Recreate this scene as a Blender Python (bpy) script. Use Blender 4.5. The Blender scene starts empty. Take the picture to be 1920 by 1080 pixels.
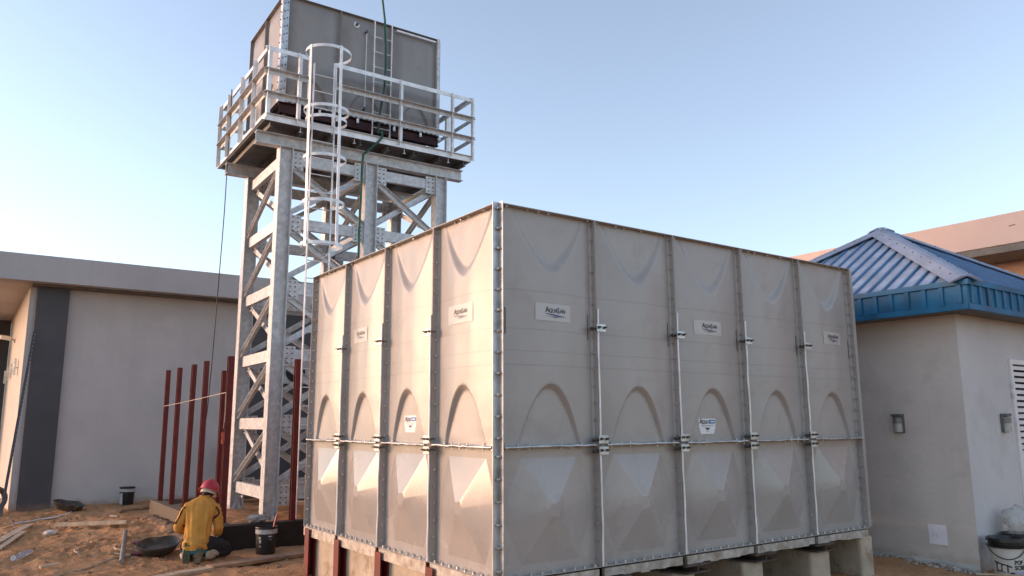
import bpy, bmesh, math, random
from mathutils import Vector, Matrix, noise
random.seed(7)
PI = math.pi
scene = bpy.context.scene
COL = scene.collection

# ------------------------------------------------------------------ camera
cam_d = bpy.data.cameras.new('camera')
cam_d.sensor_width = 36.0
cam_d.lens = 1451.23 / 1920 * 36.0
cam_d.clip_end = 3000
cam = bpy.data.objects.new('camera', cam_d)
COL.objects.link(cam)
_yaw, _pit, _rol = 0.955250784, 0.171087326, -0.00422694815
_f = Vector((math.cos(_pit) * math.cos(_yaw), math.cos(_pit) * math.sin(_yaw), math.sin(_pit)))
_r = _f.cross(Vector((0, 0, 1))).normalized()
_u = _r.cross(_f)
_r1 = math.cos(_rol) * _r + math.sin(_rol) * _u
_u1 = -math.sin(_rol) * _r + math.cos(_rol) * _u
M4 = Matrix((( _r1.x, _u1.x, -_f.x, -3.42638), (_r1.y, _u1.y, -_f.y, -5.05264), (_r1.z, _u1.z, -_f.z, 1.69346), (0, 0, 0, 1)))
cam.matrix_world = M4
scene.camera = cam

# ------------------------------------------------------------------ sky, sun, exposure
SUN = Vector((-0.78, 0.63, math.tan(math.radians(8)))).normalized()
world = bpy.data.worlds.new('World')
scene.world = world
world.use_nodes = True
wn = world.node_tree
bg = wn.nodes['Background']
sky = wn.nodes.new('ShaderNodeTexSky')
sky.sky_type = 'NISHITA'
sky.sun_disc = False
sky.sun_elevation = math.asin(SUN.z)
sky.sun_rotation = math.atan2(SUN.x, SUN.y)
sky.altitude = 100
sky.air_density = 1.0
sky.dust_density = 0.6
sky.ozone_density = 2.5
hz = wn.nodes.new('ShaderNodeHueSaturation'); hz.inputs['Saturation'].default_value = 0.66; hz.inputs['Hue'].default_value = 0.506   # hazy dusk air
wn.links.new(sky.outputs[0], hz.inputs['Color']); wn.links.new(hz.outputs[0], bg.inputs[0])
bg.inputs[1].default_value = 0.12
sd = bpy.data.lights.new('sun', 'SUN')
sd.energy = 1.1
sd.angle = math.radians(26)
sd.color = (1.0, 0.50, 0.28)
sun = bpy.data.objects.new('sun', sd)
COL.objects.link(sun)
sun.rotation_euler = (-SUN).to_track_quat('-Z', 'Y').to_euler()
vs = scene.view_settings
vs.view_transform = 'Standard'
vs.look = 'None'
vs.gamma = 1.0
vs.use_curve_mapping = False
vs.exposure = 1.88

# ------------------------------------------------------------------ materials
MATS = {}
KA = 1.0
def mat(name, col, rough=0.6, metal=0.0, var=0.12, scale=6.0, bump=0.0, bscale=40.0, spec=0.5, col2=None, detail=6.0, rvar=0.1, dirt=None, trans=0.0, alpha=1.0, streak=None, splash=None):
    col = tuple(c * KA for c in col)
    if col2: col2 = tuple(c * KA for c in col2)
    if dirt: dirt = (tuple(c * KA for c in dirt[0]),) + tuple(dirt[1:])
    m = bpy.data.materials.new(name)
    m.use_nodes = True
    nt = m.node_tree
    b = nt.nodes['Principled BSDF']
    tc = nt.nodes.new('ShaderNodeTexCoord')
    oi = nt.nodes.new('ShaderNodeObjectInfo')
    va = nt.nodes.new('ShaderNodeVectorMath'); va.operation = 'MULTIPLY_ADD'
    va.inputs[1].default_value = (17.0, 23.0, 11.0)
    cx = nt.nodes.new('ShaderNodeCombineXYZ')
    for k_ in range(3): nt.links.new(oi.outputs['Random'], cx.inputs[k_])
    nt.links.new(cx.outputs[0], va.inputs[0]); nt.links.new(tc.outputs['Object'], va.inputs[2])
    POS = va.outputs[0]
    n = nt.nodes.new('ShaderNodeTexNoise')
    n.inputs['Scale'].default_value = scale
    n.inputs['Detail'].default_value = detail
    nt.links.new(POS, n.inputs['Vector'])
    mix = nt.nodes.new('ShaderNodeMix'); mix.data_type = 'RGBA'
    c2 = col2 if col2 else tuple(max(0, c * (1 - 2 * var)) for c in col)
    mix.inputs[6].default_value = (*c2, 1)
    mix.inputs[7].default_value = (*[min(1, c * (1 + var)) if not col2 else c for c in col], 1)
    rmp = nt.nodes.new('ShaderNodeMapRange')
    rmp.inputs[1].default_value = 0.3; rmp.inputs[2].default_value = 0.7
    nt.links.new(n.outputs[0], rmp.inputs[0])
    nt.links.new(rmp.outputs[0], mix.inputs[0])
    out = mix.outputs[2]
    if dirt:
        n3 = nt.nodes.new('ShaderNodeTexNoise'); n3.inputs['Scale'].default_value = dirt[1]; n3.inputs['Detail'].default_value = 8
        n3.inputs['Roughness'].default_value = 0.7
        nt.links.new(POS, n3.inputs['Vector'])
        r3 = nt.nodes.new('ShaderNodeMapRange'); r3.inputs[1].default_value = dirt[2]; r3.inputs[2].default_value = dirt[2] + 0.12
        r3.inputs[4].default_value = dirt[3]
        nt.links.new(n3.outputs[0], r3.inputs[0])
        m3 = nt.nodes.new('ShaderNodeMix'); m3.data_type = 'RGBA'
        nt.links.new(r3.outputs[0], m3.inputs[0]); nt.links.new(out, m3.inputs[6])
        m3.inputs[7].default_value = (*dirt[0], 1)
        out = m3.outputs[2]
    def blend(fac, colr):
        nonlocal out
        mm = nt.nodes.new('ShaderNodeMix'); mm.data_type = 'RGBA'; nt.links.new(fac, mm.inputs[0]); nt.links.new(out, mm.inputs[6]); mm.inputs[7].default_value = (*[c * KA for c in colr], 1); out = mm.outputs[2]
    if streak:      # rain and wash-down runs
        mpg = nt.nodes.new('ShaderNodeMapping'); mpg.inputs['Scale'].default_value = (streak[1], streak[1], streak[1] * 0.06); nt.links.new(POS, mpg.inputs[0])
        ns = nt.nodes.new('ShaderNodeTexNoise'); ns.inputs['Scale'].default_value = 1.0; ns.inputs['Detail'].default_value = 5; nt.links.new(mpg.outputs[0], ns.inputs['Vector'])
        rs = nt.nodes.new('ShaderNodeMapRange'); rs.inputs[1].default_value = streak[2]; rs.inputs[2].default_value = streak[2] + 0.16; rs.inputs[4].default_value = streak[3]; nt.links.new(ns.outputs[0], rs.inputs[0])
        blend(rs.outputs[0], streak[0])
    if splash:      # sand splashed on the foot of a wall, ragged upper edge
        sp_ = nt.nodes.new('ShaderNodeSeparateXYZ'); nt.links.new(tc.outputs['Object'], sp_.inputs[0])
        nsp = nt.nodes.new('ShaderNodeTexNoise'); nsp.inputs['Scale'].default_value = 7.0; nsp.inputs['Detail'].default_value = 9; nsp.inputs['Roughness'].default_value = 0.7; nt.links.new(tc.outputs['Object'], nsp.inputs['Vector'])
        ms = nt.nodes.new('ShaderNodeMath'); ms.operation = 'MULTIPLY_ADD'; ms.inputs[1].default_value = -splash[1] * 1.6; nt.links.new(nsp.outputs[0], ms.inputs[0]); nt.links.new(sp_.outputs[2], ms.inputs[2])
        rsp = nt.nodes.new('ShaderNodeMapRange'); rsp.inputs[1].default_value = -splash[1] * 0.25; rsp.inputs[2].default_value = -splash[1] * 0.8; rsp.inputs[4].default_value = splash[2]; nt.links.new(ms.outputs[0], rsp.inputs[0])
        blend(rsp.outputs[0], splash[0])
    nt.links.new(out, b.inputs['Base Color'])
    rr = nt.nodes.new('ShaderNodeMapRange')
    rr.inputs[3].default_value = max(0.02, rough - rvar); rr.inputs[4].default_value = min(1, rough + rvar)
    nt.links.new(n.outputs[0], rr.inputs[0])
    nt.links.new(rr.outputs[0], b.inputs['Roughness'])
    b.inputs['Metallic'].default_value = metal
    b.inputs['Specular IOR Level'].default_value = spec
    b.inputs['Transmission Weight'].default_value = trans
    b.inputs['Alpha'].default_value = alpha
    if bump:
        n2 = nt.nodes.new('ShaderNodeTexNoise')
        n2.inputs['Scale'].default_value = bscale; n2.inputs['Detail'].default_value = 8
        nt.links.new(POS, n2.inputs['Vector'])
        bp = nt.nodes.new('ShaderNodeBump'); bp.inputs['Strength'].default_value = bump; bp.inputs['Distance'].default_value = 0.02
        nt.links.new(n2.outputs[0], bp.inputs['Height'])
        nt.links.new(bp.outputs[0], b.inputs['Normal'])
    MATS[name] = m
    return m

def panel_mat(name, lines, k=1.0, rough=0.36):
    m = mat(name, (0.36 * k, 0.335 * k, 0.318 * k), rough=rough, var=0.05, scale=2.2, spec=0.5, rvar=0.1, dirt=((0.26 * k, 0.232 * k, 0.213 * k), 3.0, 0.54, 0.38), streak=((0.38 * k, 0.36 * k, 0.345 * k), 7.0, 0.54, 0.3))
    if not lines: return m
    nt = m.node_tree; b = nt.nodes['Principled BSDF']
    tc = nt.nodes.new('ShaderNodeTexCoord')
    sep = nt.nodes.new('ShaderNodeSeparateXYZ'); nt.links.new(tc.outputs['Object'], sep.inputs[0])
    n = nt.nodes.new('ShaderNodeTexNoise'); n.inputs['Scale'].default_value = 3; nt.links.new(tc.outputs['Object'], n.inputs['Vector'])
    wob = nt.nodes.new('ShaderNodeMath'); wob.operation = 'MULTIPLY_ADD'; wob.inputs[1].default_value = 0.012
    nt.links.new(n.outputs[0], wob.inputs[0]); nt.links.new(sep.outputs[2], wob.inputs[2])
    # mould lines pressed in the sheet
    prev = None
    for v, w in ((0.66, 0.006), (0.775, 0.005), (0.955, 0.005), (1.275, 0.006)):
        s = nt.nodes.new('ShaderNodeMath'); s.operation = 'COMPARE'; s.inputs[1].default_value = v; s.inputs[2].default_value = w
        nt.links.new(wob.outputs[0], s.inputs[0])
        if prev:
            a = nt.nodes.new('ShaderNodeMath'); a.operation = 'ADD'; nt.links.new(prev, a.inputs[0]); nt.links.new(s.outputs[0], a.inputs[1]); prev = a.outputs[0]
        else:
            prev = s.outputs[0]
    n2 = nt.nodes.new('ShaderNodeTexNoise'); n2.inputs['Scale'].default_value = 4.0; n2.inputs['Detail'].default_value = 3
    nt.links.new(tc.outputs['Object'], n2.inputs['Vector'])
    mp = nt.nodes.new('ShaderNodeMath'); mp.operation = 'MULTIPLY_ADD'; mp.inputs[1].default_value = -0.1
    nt.links.new(prev, mp.inputs[0]); nt.links.new(n2.outputs[0], mp.inputs[2])
    bp = nt.nodes.new('ShaderNodeBump'); bp.inputs['Strength'].default_value = 0.35; bp.inputs['Distance'].default_value = 0.012
    nt.links.new(mp.outputs[0], bp.inputs['Height']); nt.links.new(bp.outputs[0], b.inputs['Normal'])
    # the lines are coloured a little darker
    base = b.inputs['Base Color'].links[0].from_socket
    m4 = nt.nodes.new('ShaderNodeMix'); m4.data_type = 'RGBA'; m4.inputs[7].default_value = (0.21, 0.196, 0.183, 1)
    f4 = nt.nodes.new('ShaderNodeMath'); f4.operation = 'MULTIPLY'; f4.inputs[1].default_value = 0.3
    nt.links.new(prev, f4.inputs[0]); nt.links.new(f4.outputs[0], m4.inputs[0]); nt.links.new(base, m4.inputs[6])
    nt.links.new(m4.outputs[2], b.inputs['Base Color'])
    return m
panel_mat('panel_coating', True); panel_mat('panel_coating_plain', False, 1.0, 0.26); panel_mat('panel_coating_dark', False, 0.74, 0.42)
mat('galvanised', (0.52, 0.53, 0.54), rough=0.42, metal=0.75, var=0.18, scale=9, rvar=0.12, dirt=((0.36, 0.35, 0.33), 5, 0.55, 0.6))
mat('galvanised_dull', (0.60, 0.605, 0.615), streak=((0.45, 0.435, 0.42), 9.0, 0.58, 0.4), rough=0.5, metal=0.15, var=0.14, scale=14, rvar=0.1, bump=0.08, bscale=60, dirt=((0.44, 0.435, 0.43), 3, 0.52, 0.6))
mat('galvanised_light', (0.82, 0.825, 0.83), rough=0.42, metal=0.15, var=0.1, scale=7, dirt=((0.58, 0.57, 0.55), 6, 0.58, 0.5))
mat('bolt_steel', (0.62, 0.62, 0.60), rough=0.35, metal=0.8, var=0.2, scale=30)
mat('dark_bolt', (0.12, 0.11, 0.1), rough=0.45, metal=0.6, var=0.2, scale=30)
mat('deck_steel', (0.17, 0.165, 0.16), rough=0.6, metal=0.3, var=0.22, scale=3, dirt=((0.14, 0.13, 0.12), 2, 0.52, 0.6))
mat('red_oxide', (0.14, 0.011, 0.009), rough=0.6, var=0.2, scale=8, bump=0.1, bscale=50, dirt=((0.22, 0.07, 0.045), 7, 0.66, 0.4))
mat('red_oxide_shade', (0.045, 0.008, 0.008), rough=0.65, var=0.2, scale=8)  # red oxide copy, darkened to carry the shade under the upper tank
mat('rusty_dark', (0.09, 0.06, 0.045), rough=0.7, var=0.3, scale=10, bump=0.2, dirt=((0.05, 0.04, 0.03), 9, 0.5, 0.7))
mat('concrete', (0.46, 0.385, 0.30), rough=0.9, var=0.12, scale=4, bump=0.35, bscale=28, dirt=((0.26, 0.18, 0.12), 5, 0.52, 0.75))
mat('skirt_steel', (0.46, 0.42, 0.37), rough=0.65, metal=0.2, var=0.2, scale=12, bump=0.1, dirt=((0.25, 0.18, 0.13), 11, 0.52, 0.8))
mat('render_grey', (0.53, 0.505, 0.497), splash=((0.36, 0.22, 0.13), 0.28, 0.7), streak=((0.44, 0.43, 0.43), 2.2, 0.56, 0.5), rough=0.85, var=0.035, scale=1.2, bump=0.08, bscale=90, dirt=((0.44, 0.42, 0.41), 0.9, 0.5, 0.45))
mat('render_sunlit', (0.60, 0.52, 0.46), rough=0.85, var=0.03, scale=2, bump=0.05, bscale=90)  # grey building's porch wall, peach sunlight painted into its colour
mat('charcoal_paint', (0.065, 0.065, 0.075), splash=((0.26, 0.16, 0.10), 0.3, 0.6), rough=0.6, var=0.1, scale=2, bump=0.05, bscale=80, dirt=((0.08, 0.075, 0.075), 2, 0.55, 0.5))
mat('roof_slab', (0.46, 0.45, 0.46), streak=((0.36, 0.35, 0.35), 1.6, 0.57, 0.5), rough=0.8, var=0.05, scale=0.8, dirt=((0.38, 0.37, 0.37), 1.5, 0.55, 0.5))
mat('pink_render', (0.60, 0.46, 0.41), rough=0.85, var=0.04, scale=0.7, dirt=((0.52, 0.39, 0.34), 0.8, 0.55, 0.5))
mat('orange_lit_render', (0.58, 0.37, 0.26), rough=0.85, var=0.05, scale=0.7)  # recessed wall under the parapet, orange light painted into its colour
mat('soffit_grey', (0.16, 0.15, 0.14), rough=0.8)
mat('warm_lit_render', (0.68, 0.61, 0.56), splash=((0.42, 0.28, 0.18), 0.22, 0.6), streak=((0.57, 0.51, 0.46), 2.5, 0.57, 0.45), rough=0.88, var=0.05, scale=0.9, bump=0.3, bscale=14, dirt=((0.52, 0.465, 0.42), 1.6, 0.5, 0.45))  # pump house render with warm light painted into its colour
mat('cool_shade_render', (0.58, 0.567, 0.57), splash=((0.42, 0.30, 0.21), 0.2, 0.6), streak=((0.48, 0.48, 0.49), 2.5, 0.57, 0.45), rough=0.88, var=0.04, scale=0.9, bump=0.3, bscale=14, dirt=((0.46, 0.45, 0.45), 1.6, 0.5, 0.45))  # same pump house render with cool shade painted into its colour
mat('wall_base_paint', (0.6, 0.58, 0.55), rough=0.85, var=0.1, scale=5)
mat('blue_roof', (0.27, 0.355, 0.49), rough=0.5, metal=0.0, var=0.18, scale=3, dirt=((0.12, 0.16, 0.24), 4, 0.57, 0.5))
mat('blue_roof_rib', (0.08, 0.175, 0.32), rough=0.42, var=0.15, scale=3)
mat('blue_ridge', (0.25, 0.30, 0.40), rough=0.5, var=0.12, scale=4, dirt=((0.30, 0.30, 0.33), 6, 0.58, 0.6))
mat('blue_fascia', (0.012, 0.15, 0.30), rough=0.58, var=0.2, scale=3, dirt=((0.04, 0.16, 0.27), 5, 0.6, 0.5))
mat('white_paint', (0.82, 0.81, 0.82), rough=0.5, var=0.04, scale=4)
mat('black_gap', (0.012, 0.012, 0.012), rough=0.8)
mat('lamp_body', (0.16, 0.155, 0.15), rough=0.5, metal=0.4)
mat('lamp_glass', (0.42, 0.42, 0.40), rough=0.25, var=0.08, scale=20)
mat('paper', (0.85, 0.81, 0.86), rough=0.7, var=0.03)
mat('sticker_film', (0.46, 0.445, 0.43), rough=0.35, var=0.03)
mat('sticker_white', (0.72, 0.72, 0.74), rough=0.4, var=0.02)
mat('ink_black', (0.012, 0.012, 0.018), rough=0.5)
mat('ink_navy', (0.02, 0.02, 0.16), rough=0.5)
mat('ink_grey', (0.30, 0.30, 0.33), rough=0.5)
mat('ink_blue', (0.03, 0.17, 0.45), rough=0.5)
mat('green_hose', (0.01, 0.10, 0.06), rough=0.4, var=0.2)
mat('cable_black', (0.02, 0.02, 0.02), rough=0.6)
mat('string', (0.6, 0.5, 0.4), rough=0.9)
mat('rag', (0.5, 0.12, 0.07), rough=0.9, var=0.2, scale=20)
mat('wood_pale', (0.52, 0.40, 0.28), rough=0.8, var=0.16, scale=8, bump=0.2, bscale=25, dirt=((0.34, 0.2, 0.12), 7, 0.54, 0.6))
mat('wood_muddy', (0.34, 0.21, 0.125), rough=0.85, var=0.2, scale=6, bump=0.25, dirt=((0.2, 0.12, 0.07), 5, 0.52, 0.6))
mat('mud_dark', (0.20, 0.12, 0.07), rough=0.9, var=0.3, scale=9, bump=0.4, bscale=30)
mat('wall_render_fresh', (0.13, 0.10, 0.07), rough=0.9, var=0.08, scale=3, bump=0.2, bscale=40, dirt=((0.085, 0.065, 0.045), 4, 0.54, 0.6))
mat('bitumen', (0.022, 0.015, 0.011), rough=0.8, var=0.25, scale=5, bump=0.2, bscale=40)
mat('rubber', (0.075, 0.06, 0.048), rough=0.65, var=0.25, scale=12, bump=0.15, dirt=((0.22, 0.145, 0.095), 7, 0.5, 0.75))
mat('mortar', (0.13, 0.10, 0.075), rough=0.85, var=0.2, scale=15, bump=0.5, bscale=25)
mat('bucket_black', (0.02, 0.02, 0.022), rough=0.4, var=0.3, scale=9, dirt=((0.4, 0.38, 0.36), 11, 0.62, 0.8))
mat('bucket_band', (0.46, 0.46, 0.48), rough=0.45, var=0.2, scale=14, dirt=((0.06, 0.06, 0.06), 16, 0.6, 0.8))
mat('bucket_white', (0.62, 0.6, 0.56), rough=0.45, var=0.06, scale=6, dirt=((0.40, 0.35, 0.3), 7, 0.6, 0.5))
mat('print_brown', (0.2, 0.13, 0.09), rough=0.5)
mat('print_lilac', (0.45, 0.44, 0.62), rough=0.5)
mat('plastic_bag', (0.72, 0.70, 0.68), rough=0.3, var=0.05, trans=0.25, alpha=0.62)
mat('bottle_plastic', (0.55, 0.58, 0.66), rough=0.15, trans=0.3, alpha=0.75)
mat('metal_tube', (0.26, 0.245, 0.23), rough=0.4, metal=0.6, var=0.2, scale=10, dirt=((0.4, 0.25, 0.15), 8, 0.55, 0.7))
mat('hose_cream', (0.50, 0.36, 0.23), rough=0.7, var=0.15, scale=9)
mat('cloth_purple', (0.13, 0.03, 0.05), rough=0.95, var=0.3, scale=20)
mat('cloth_grey', (0.36, 0.36, 0.37), rough=0.95, var=0.2, scale=20, dirt=((0.5, 0.4, 0.33), 9, 0.5, 0.7))
mat('shirt_ochre', (0.58, 0.275, 0.05), rough=0.9, var=0.1, scale=9, bump=0.15, bscale=120, dirt=((0.36, 0.17, 0.06), 6, 0.56, 0.5))
mat('trim_dark', (0.05, 0.018, 0.015), rough=0.9)
mat('trouser_dark', (0.022, 0.02, 0.024), rough=0.9, var=0.25, scale=12, dirt=((0.12, 0.07, 0.05), 9, 0.6, 0.6))
mat('shorts_teal', (0.03, 0.16, 0.19), rough=0.9, var=0.2, scale=10)
mat('sock_cream', (0.50, 0.40, 0.31), rough=0.95, var=0.15, scale=14, bump=0.2)
mat('skin_dark', (0.04, 0.022, 0.016), rough=0.65, spec=0.25, var=0.1)
mat('helmet_red', (0.46, 0.03, 0.045), rough=0.35, var=0.1, scale=6, dirt=((0.35, 0.05, 0.05), 7, 0.55, 0.5))
mat('cap_white', (0.6, 0.56, 0.48), rough=0.9, var=0.1, scale=12)
mat('sole_brown', (0.16, 0.11, 0.065), rough=0.9, var=0.25, scale=20, bump=0.4, bscale=60)
mat('sole_green', (0.09, 0.10, 0.055), rough=0.9, var=0.25, scale=25, bump=0.4, bscale=60)
mat('shoe_upper', (0.46, 0.41, 0.37), rough=0.8, var=0.2, scale=20)
mat('stone', (0.42, 0.38, 0.34), rough=0.9, var=0.2, scale=14, bump=0.3)
mat('stone_white', (0.68, 0.60, 0.54), rough=0.9, var=0.1, scale=14, bump=0.3)
mat('silver_letter', (0.6, 0.58, 0.57), rough=0.25, metal=0.8)
mat('ac_white', (0.42, 0.42, 0.42), rough=0.5)

def sand_mat():
    m = bpy.data.materials.new('sand'); m.use_nodes = True
    nt = m.node_tree; b = nt.nodes['Principled BSDF']
    tc = nt.nodes.new('ShaderNodeTexCoord')
    def nz(s, d=8, r=0.6):
        n = nt.nodes.new('ShaderNodeTexNoise'); n.inputs['Scale'].default_value = s; n.inputs['Detail'].default_value = d; n.inputs['Roughness'].default_value = r
        nt.links.new(tc.outputs['Object'], n.inputs['Vector']); return n
    a = nz(1.1); c = nz(11.0, 10, 0.68); e = nz(70.0)
    r = nt.nodes.new('ShaderNodeValToRGB')
    r.color_ramp.elements[0].position = 0.28; r.color_ramp.elements[0].color = (0.33, 0.165, 0.08, 1)
    r.color_ramp.elements[1].position = 0.72; r.color_ramp.elements[1].color = (0.68, 0.41, 0.225, 1)
    x = r.color_ramp.elements.new(0.5); x.color = (0.53, 0.28, 0.135, 1)
    ad = nt.nodes.new('ShaderNodeMath'); ad.operation = 'MULTIPLY_ADD'; ad.inputs[1].default_value = 0.5
    nt.links.new(c.outputs[0], ad.inputs[0])
    h = nt.nodes.new('ShaderNodeMath'); h.operation = 'MULTIPLY'; h.inputs[1].default_value = 0.5
    nt.links.new(a.outputs[0], h.inputs[0]); nt.links.new(h.outputs[0], ad.inputs[2])
    nt.links.new(ad.outputs[0], r.inputs[0]); nt.links.new(r.outputs[0], b.inputs['Base Color'])
    b.inputs['Roughness'].default_value = 0.95
    b.inputs['Specular IOR Level'].default_value = 0.2
    s = nt.nodes.new('ShaderNodeMath'); s.operation = 'MULTIPLY_ADD'; s.inputs[1].default_value = 0.25
    nt.links.new(e.outputs[0], s.inputs[0]); nt.links.new(c.outputs[0], s.inputs[2])
    bp = nt.nodes.new('ShaderNodeBump'); bp.inputs['Strength'].default_value = 0.9; bp.inputs['Distance'].default_value = 0.05
    nt.links.new(s.outputs[0], bp.inputs['Height']); nt.links.new(bp.outputs[0], b.inputs['Normal'])
    MATS['sand'] = m
sand_mat()

# ------------------------------------------------------------------ helpers
def link(o, parent=None):
    COL.objects.link(o)
    if parent: o.parent = parent
    return o
def tag(o, label, cat, group=None):
    o['label'] = label; o['category'] = cat
    if group: o['group'] = group
    return o
def empty(name, loc, rz=0.0, label=None, cat=None, group=None):
    o = bpy.data.objects.new(name, None); COL.objects.link(o)
    o.location = loc; o.rotation_euler = (0, 0, rz); o.empty_display_size = 0.2
    if label: tag(o, label, cat, group)
    return o
def dup(o, parent=None, loc=None, rot=None):
    c = o.copy(); COL.objects.link(c); c.parent = parent
    if loc is not None: c.location = loc
    if rot is not None: c.rotation_euler = rot
    return c
def V(*a): return Vector(a)

class MB:
    def __init__(s): s.v = []; s.f = []
    def add(s, vs, fs):
        n = len(s.v); s.v += [tuple(p) for p in vs]; s.f += [tuple(i + n for i in f) for f in fs]; return s
    def box(s, x0, x1, y0, y1, z0, z1):
        return s.add([(x0,y0,z0),(x1,y0,z0),(x1,y1,z0),(x0,y1,z0),(x0,y0,z1),(x1,y0,z1),(x1,y1,z1),(x0,y1,z1)],
                     [(0,3,2,1),(4,5,6,7),(0,1,5,4),(1,2,6,5),(2,3,7,6),(3,0,4,7)])
    def frame(s, p, q, up):
        p = Vector(p); q = Vector(q); d = (q - p).normalized(); up = Vector(up)
        a = d.cross(up)
        if a.length < 1e-5: a = d.cross(Vector((1, 0, 0)))
        a.normalize(); b = a.cross(d).normalized()
        return p, q, a, b
    def prof(s, p, q, poly, up=(0, 0, 1)):
        p, q, a, b = s.frame(p, q, up); n = len(poly)
        vs = [p + a * x + b * y for x, y in poly] + [q + a * x + b * y for x, y in poly]
        fs = [(i, (i + 1) % n, n + (i + 1) % n, n + i) for i in range(n)]
        fs += [tuple(range(n - 1, -1, -1)), tuple(range(n, 2 * n))]
        return s.add(vs, fs)
    def bar(s, p, q, w, h, up=(0, 0, 1)):
        return s.prof(p, q, [(-w/2, -h/2), (w/2, -h/2), (w/2, h/2), (-w/2, h/2)], up)
    def hbeam(s, p, q, w, h, t=0.012, tw=0.009, up=(0, 0, 1)):
        return s.prof(p, q, [(-w/2,-h/2),(w/2,-h/2),(w/2,-h/2+t),(tw/2,-h/2+t),(tw/2,h/2-t),(w/2,h/2-t),(w/2,h/2),(-w/2,h/2),(-w/2,h/2-t),(-tw/2,h/2-t),(-tw/2,-h/2+t),(-w/2,-h/2+t)], up)
    def chan(s, p, q, w, h, t=0.008, up=(0, 0, 1)):   # open towards +a (side)
        return s.prof(p, q, [(-w/2,-h/2),(w/2,-h/2),(w/2,-h/2+t),(-w/2+t,-h/2+t),(-w/2+t,h/2-t),(w/2,h/2-t),(w/2,h/2),(-w/2,h/2)], up)
    def angle(s, p, q, w, h, t=0.007, up=(0, 0, 1)):  # leg along +a at the bottom, leg along +b
        return s.prof(p, q, [(0,0),(w,0),(w,t),(t,t),(t,h),(0,h)], up)
    def tube(s, pts, r, n=8, cap=True):
        pts = [Vector(p) for p in pts]; base = len(s.v); ring = []
        prev = None
        for i, p in enumerate(pts):
            d = (pts[min(i+1, len(pts)-1)] - pts[max(i-1, 0)]).normalized()
            if prev is None:
                a = d.cross(Vector((0, 0, 1)))
                if a.length < 1e-4: a = d.cross(Vector((1, 0, 0)))
            else:
                a = prev - d * prev.dot(d)
            a.normalize(); b = d.cross(a); prev = a
            rr = r[i] if isinstance(r, (list, tuple)) else r
            for k in range(n):
                t = 2 * PI * k / n
                s.v.append(tuple(p + a * math.cos(t) * rr + b * math.sin(t) * rr))
        for i in range(len(pts) - 1):
            for k in range(n):
                s.f.append((base+i*n+k, base+i*n+(k+1)%n, base+(i+1)*n+(k+1)%n, base+(i+1)*n+k))
        if cap:
            s.f.append(tuple(base + k for k in range(n - 1, -1, -1)))
            s.f.append(tuple(base + (len(pts)-1)*n + k for k in range(n)))
        return s
    def lathe(s, prof, n=24, c=(0, 0, 0), sx=1.0, sy=1.0):
        base = len(s.v)
        for r, z in prof:
            for k in range(n):
                t = 2 * PI * k / n
                s.v.append((c[0] + r * math.cos(t) * sx, c[1] + r * math.sin(t) * sy, c[2] + z))
        for i in range(len(prof) - 1):
            for k in range(n):
                s.f.append((base+i*n+k, base+i*n+(k+1)%n, base+(i+1)*n+(k+1)%n, base+(i+1)*n+k))
        return s
    def bolt(s, c, ax, r=0.012, l=0.02, n=6):
        c = Vector(c); ax = Vector(ax).normalized()
        s.tube([c - ax * l / 2, c + ax * l / 2], r, n); return s
    def quad(s, a, b, c, d): return s.add([a, b, c, d], [(0, 1, 2, 3)])
    def mesh(s, name, m, smooth=None):
        me = bpy.data.meshes.new(name); me.from_pydata(s.v, [], s.f)
        bm = bmesh.new(); bm.from_mesh(me); bmesh.ops.recalc_face_normals(bm, faces=bm.faces[:]); bm.to_mesh(me); bm.free()
        if m: me.materials.append(MATS[m])
        if smooth is not None:
            me.shade_smooth(); me.set_sharp_from_angle(angle=math.radians(smooth))
        me.update(); return me
    def build(s, name, m, parent=None, smooth=None, loc=(0,0,0), rot=(0,0,0), bevel=0.0):
        o = bpy.data.objects.new(name, s.mesh(name, m, smooth)); link(o, parent)
        o.location = loc; o.rotation_euler = rot
        if bevel:
            bv = o.modifiers.new('bevel', 'BEVEL'); bv.width = bevel; bv.segments = 2; bv.limit_method = 'ANGLE'; bv.angle_limit = math.radians(40)
        return o
def struct(o): o['kind'] = 'structure'; return o
def stuff(o): o['kind'] = 'stuff'; return o
def sstep(a, b, x):
    t = min(1, max(0, (x - a) / (b - a))); return t * t * (3 - 2 * t)
def text_mesh(txt, size, align='CENTER', shear=0.0, bold=0.0):
    cu = bpy.data.curves.new('text', 'FONT'); cu.body = txt; cu.size = size; cu.align_x = align; cu.shear = shear; cu.offset = bold
    cu.resolution_u = 3
    o = bpy.data.objects.new('text', cu); COL.objects.link(o)
    dg = bpy.context.evaluated_depsgraph_get()
    me = bpy.data.meshes.new_from_object(o.evaluated_get(dg))
    vs = [v.co.copy() for v in me.vertices]; fs = [tuple(p.vertices) for p in me.polygons]
    bpy.data.objects.remove(o); bpy.data.curves.remove(cu); bpy.data.meshes.remove(me)
    return vs, fs
def noisy(o, amp, scale, seed=0):
    for v in o.data.vertices:
        n = noise.noise_vector(v.co * scale + Vector((seed, seed * 2, 0)))
        v.co += n * amp
    o.data.update()

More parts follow.
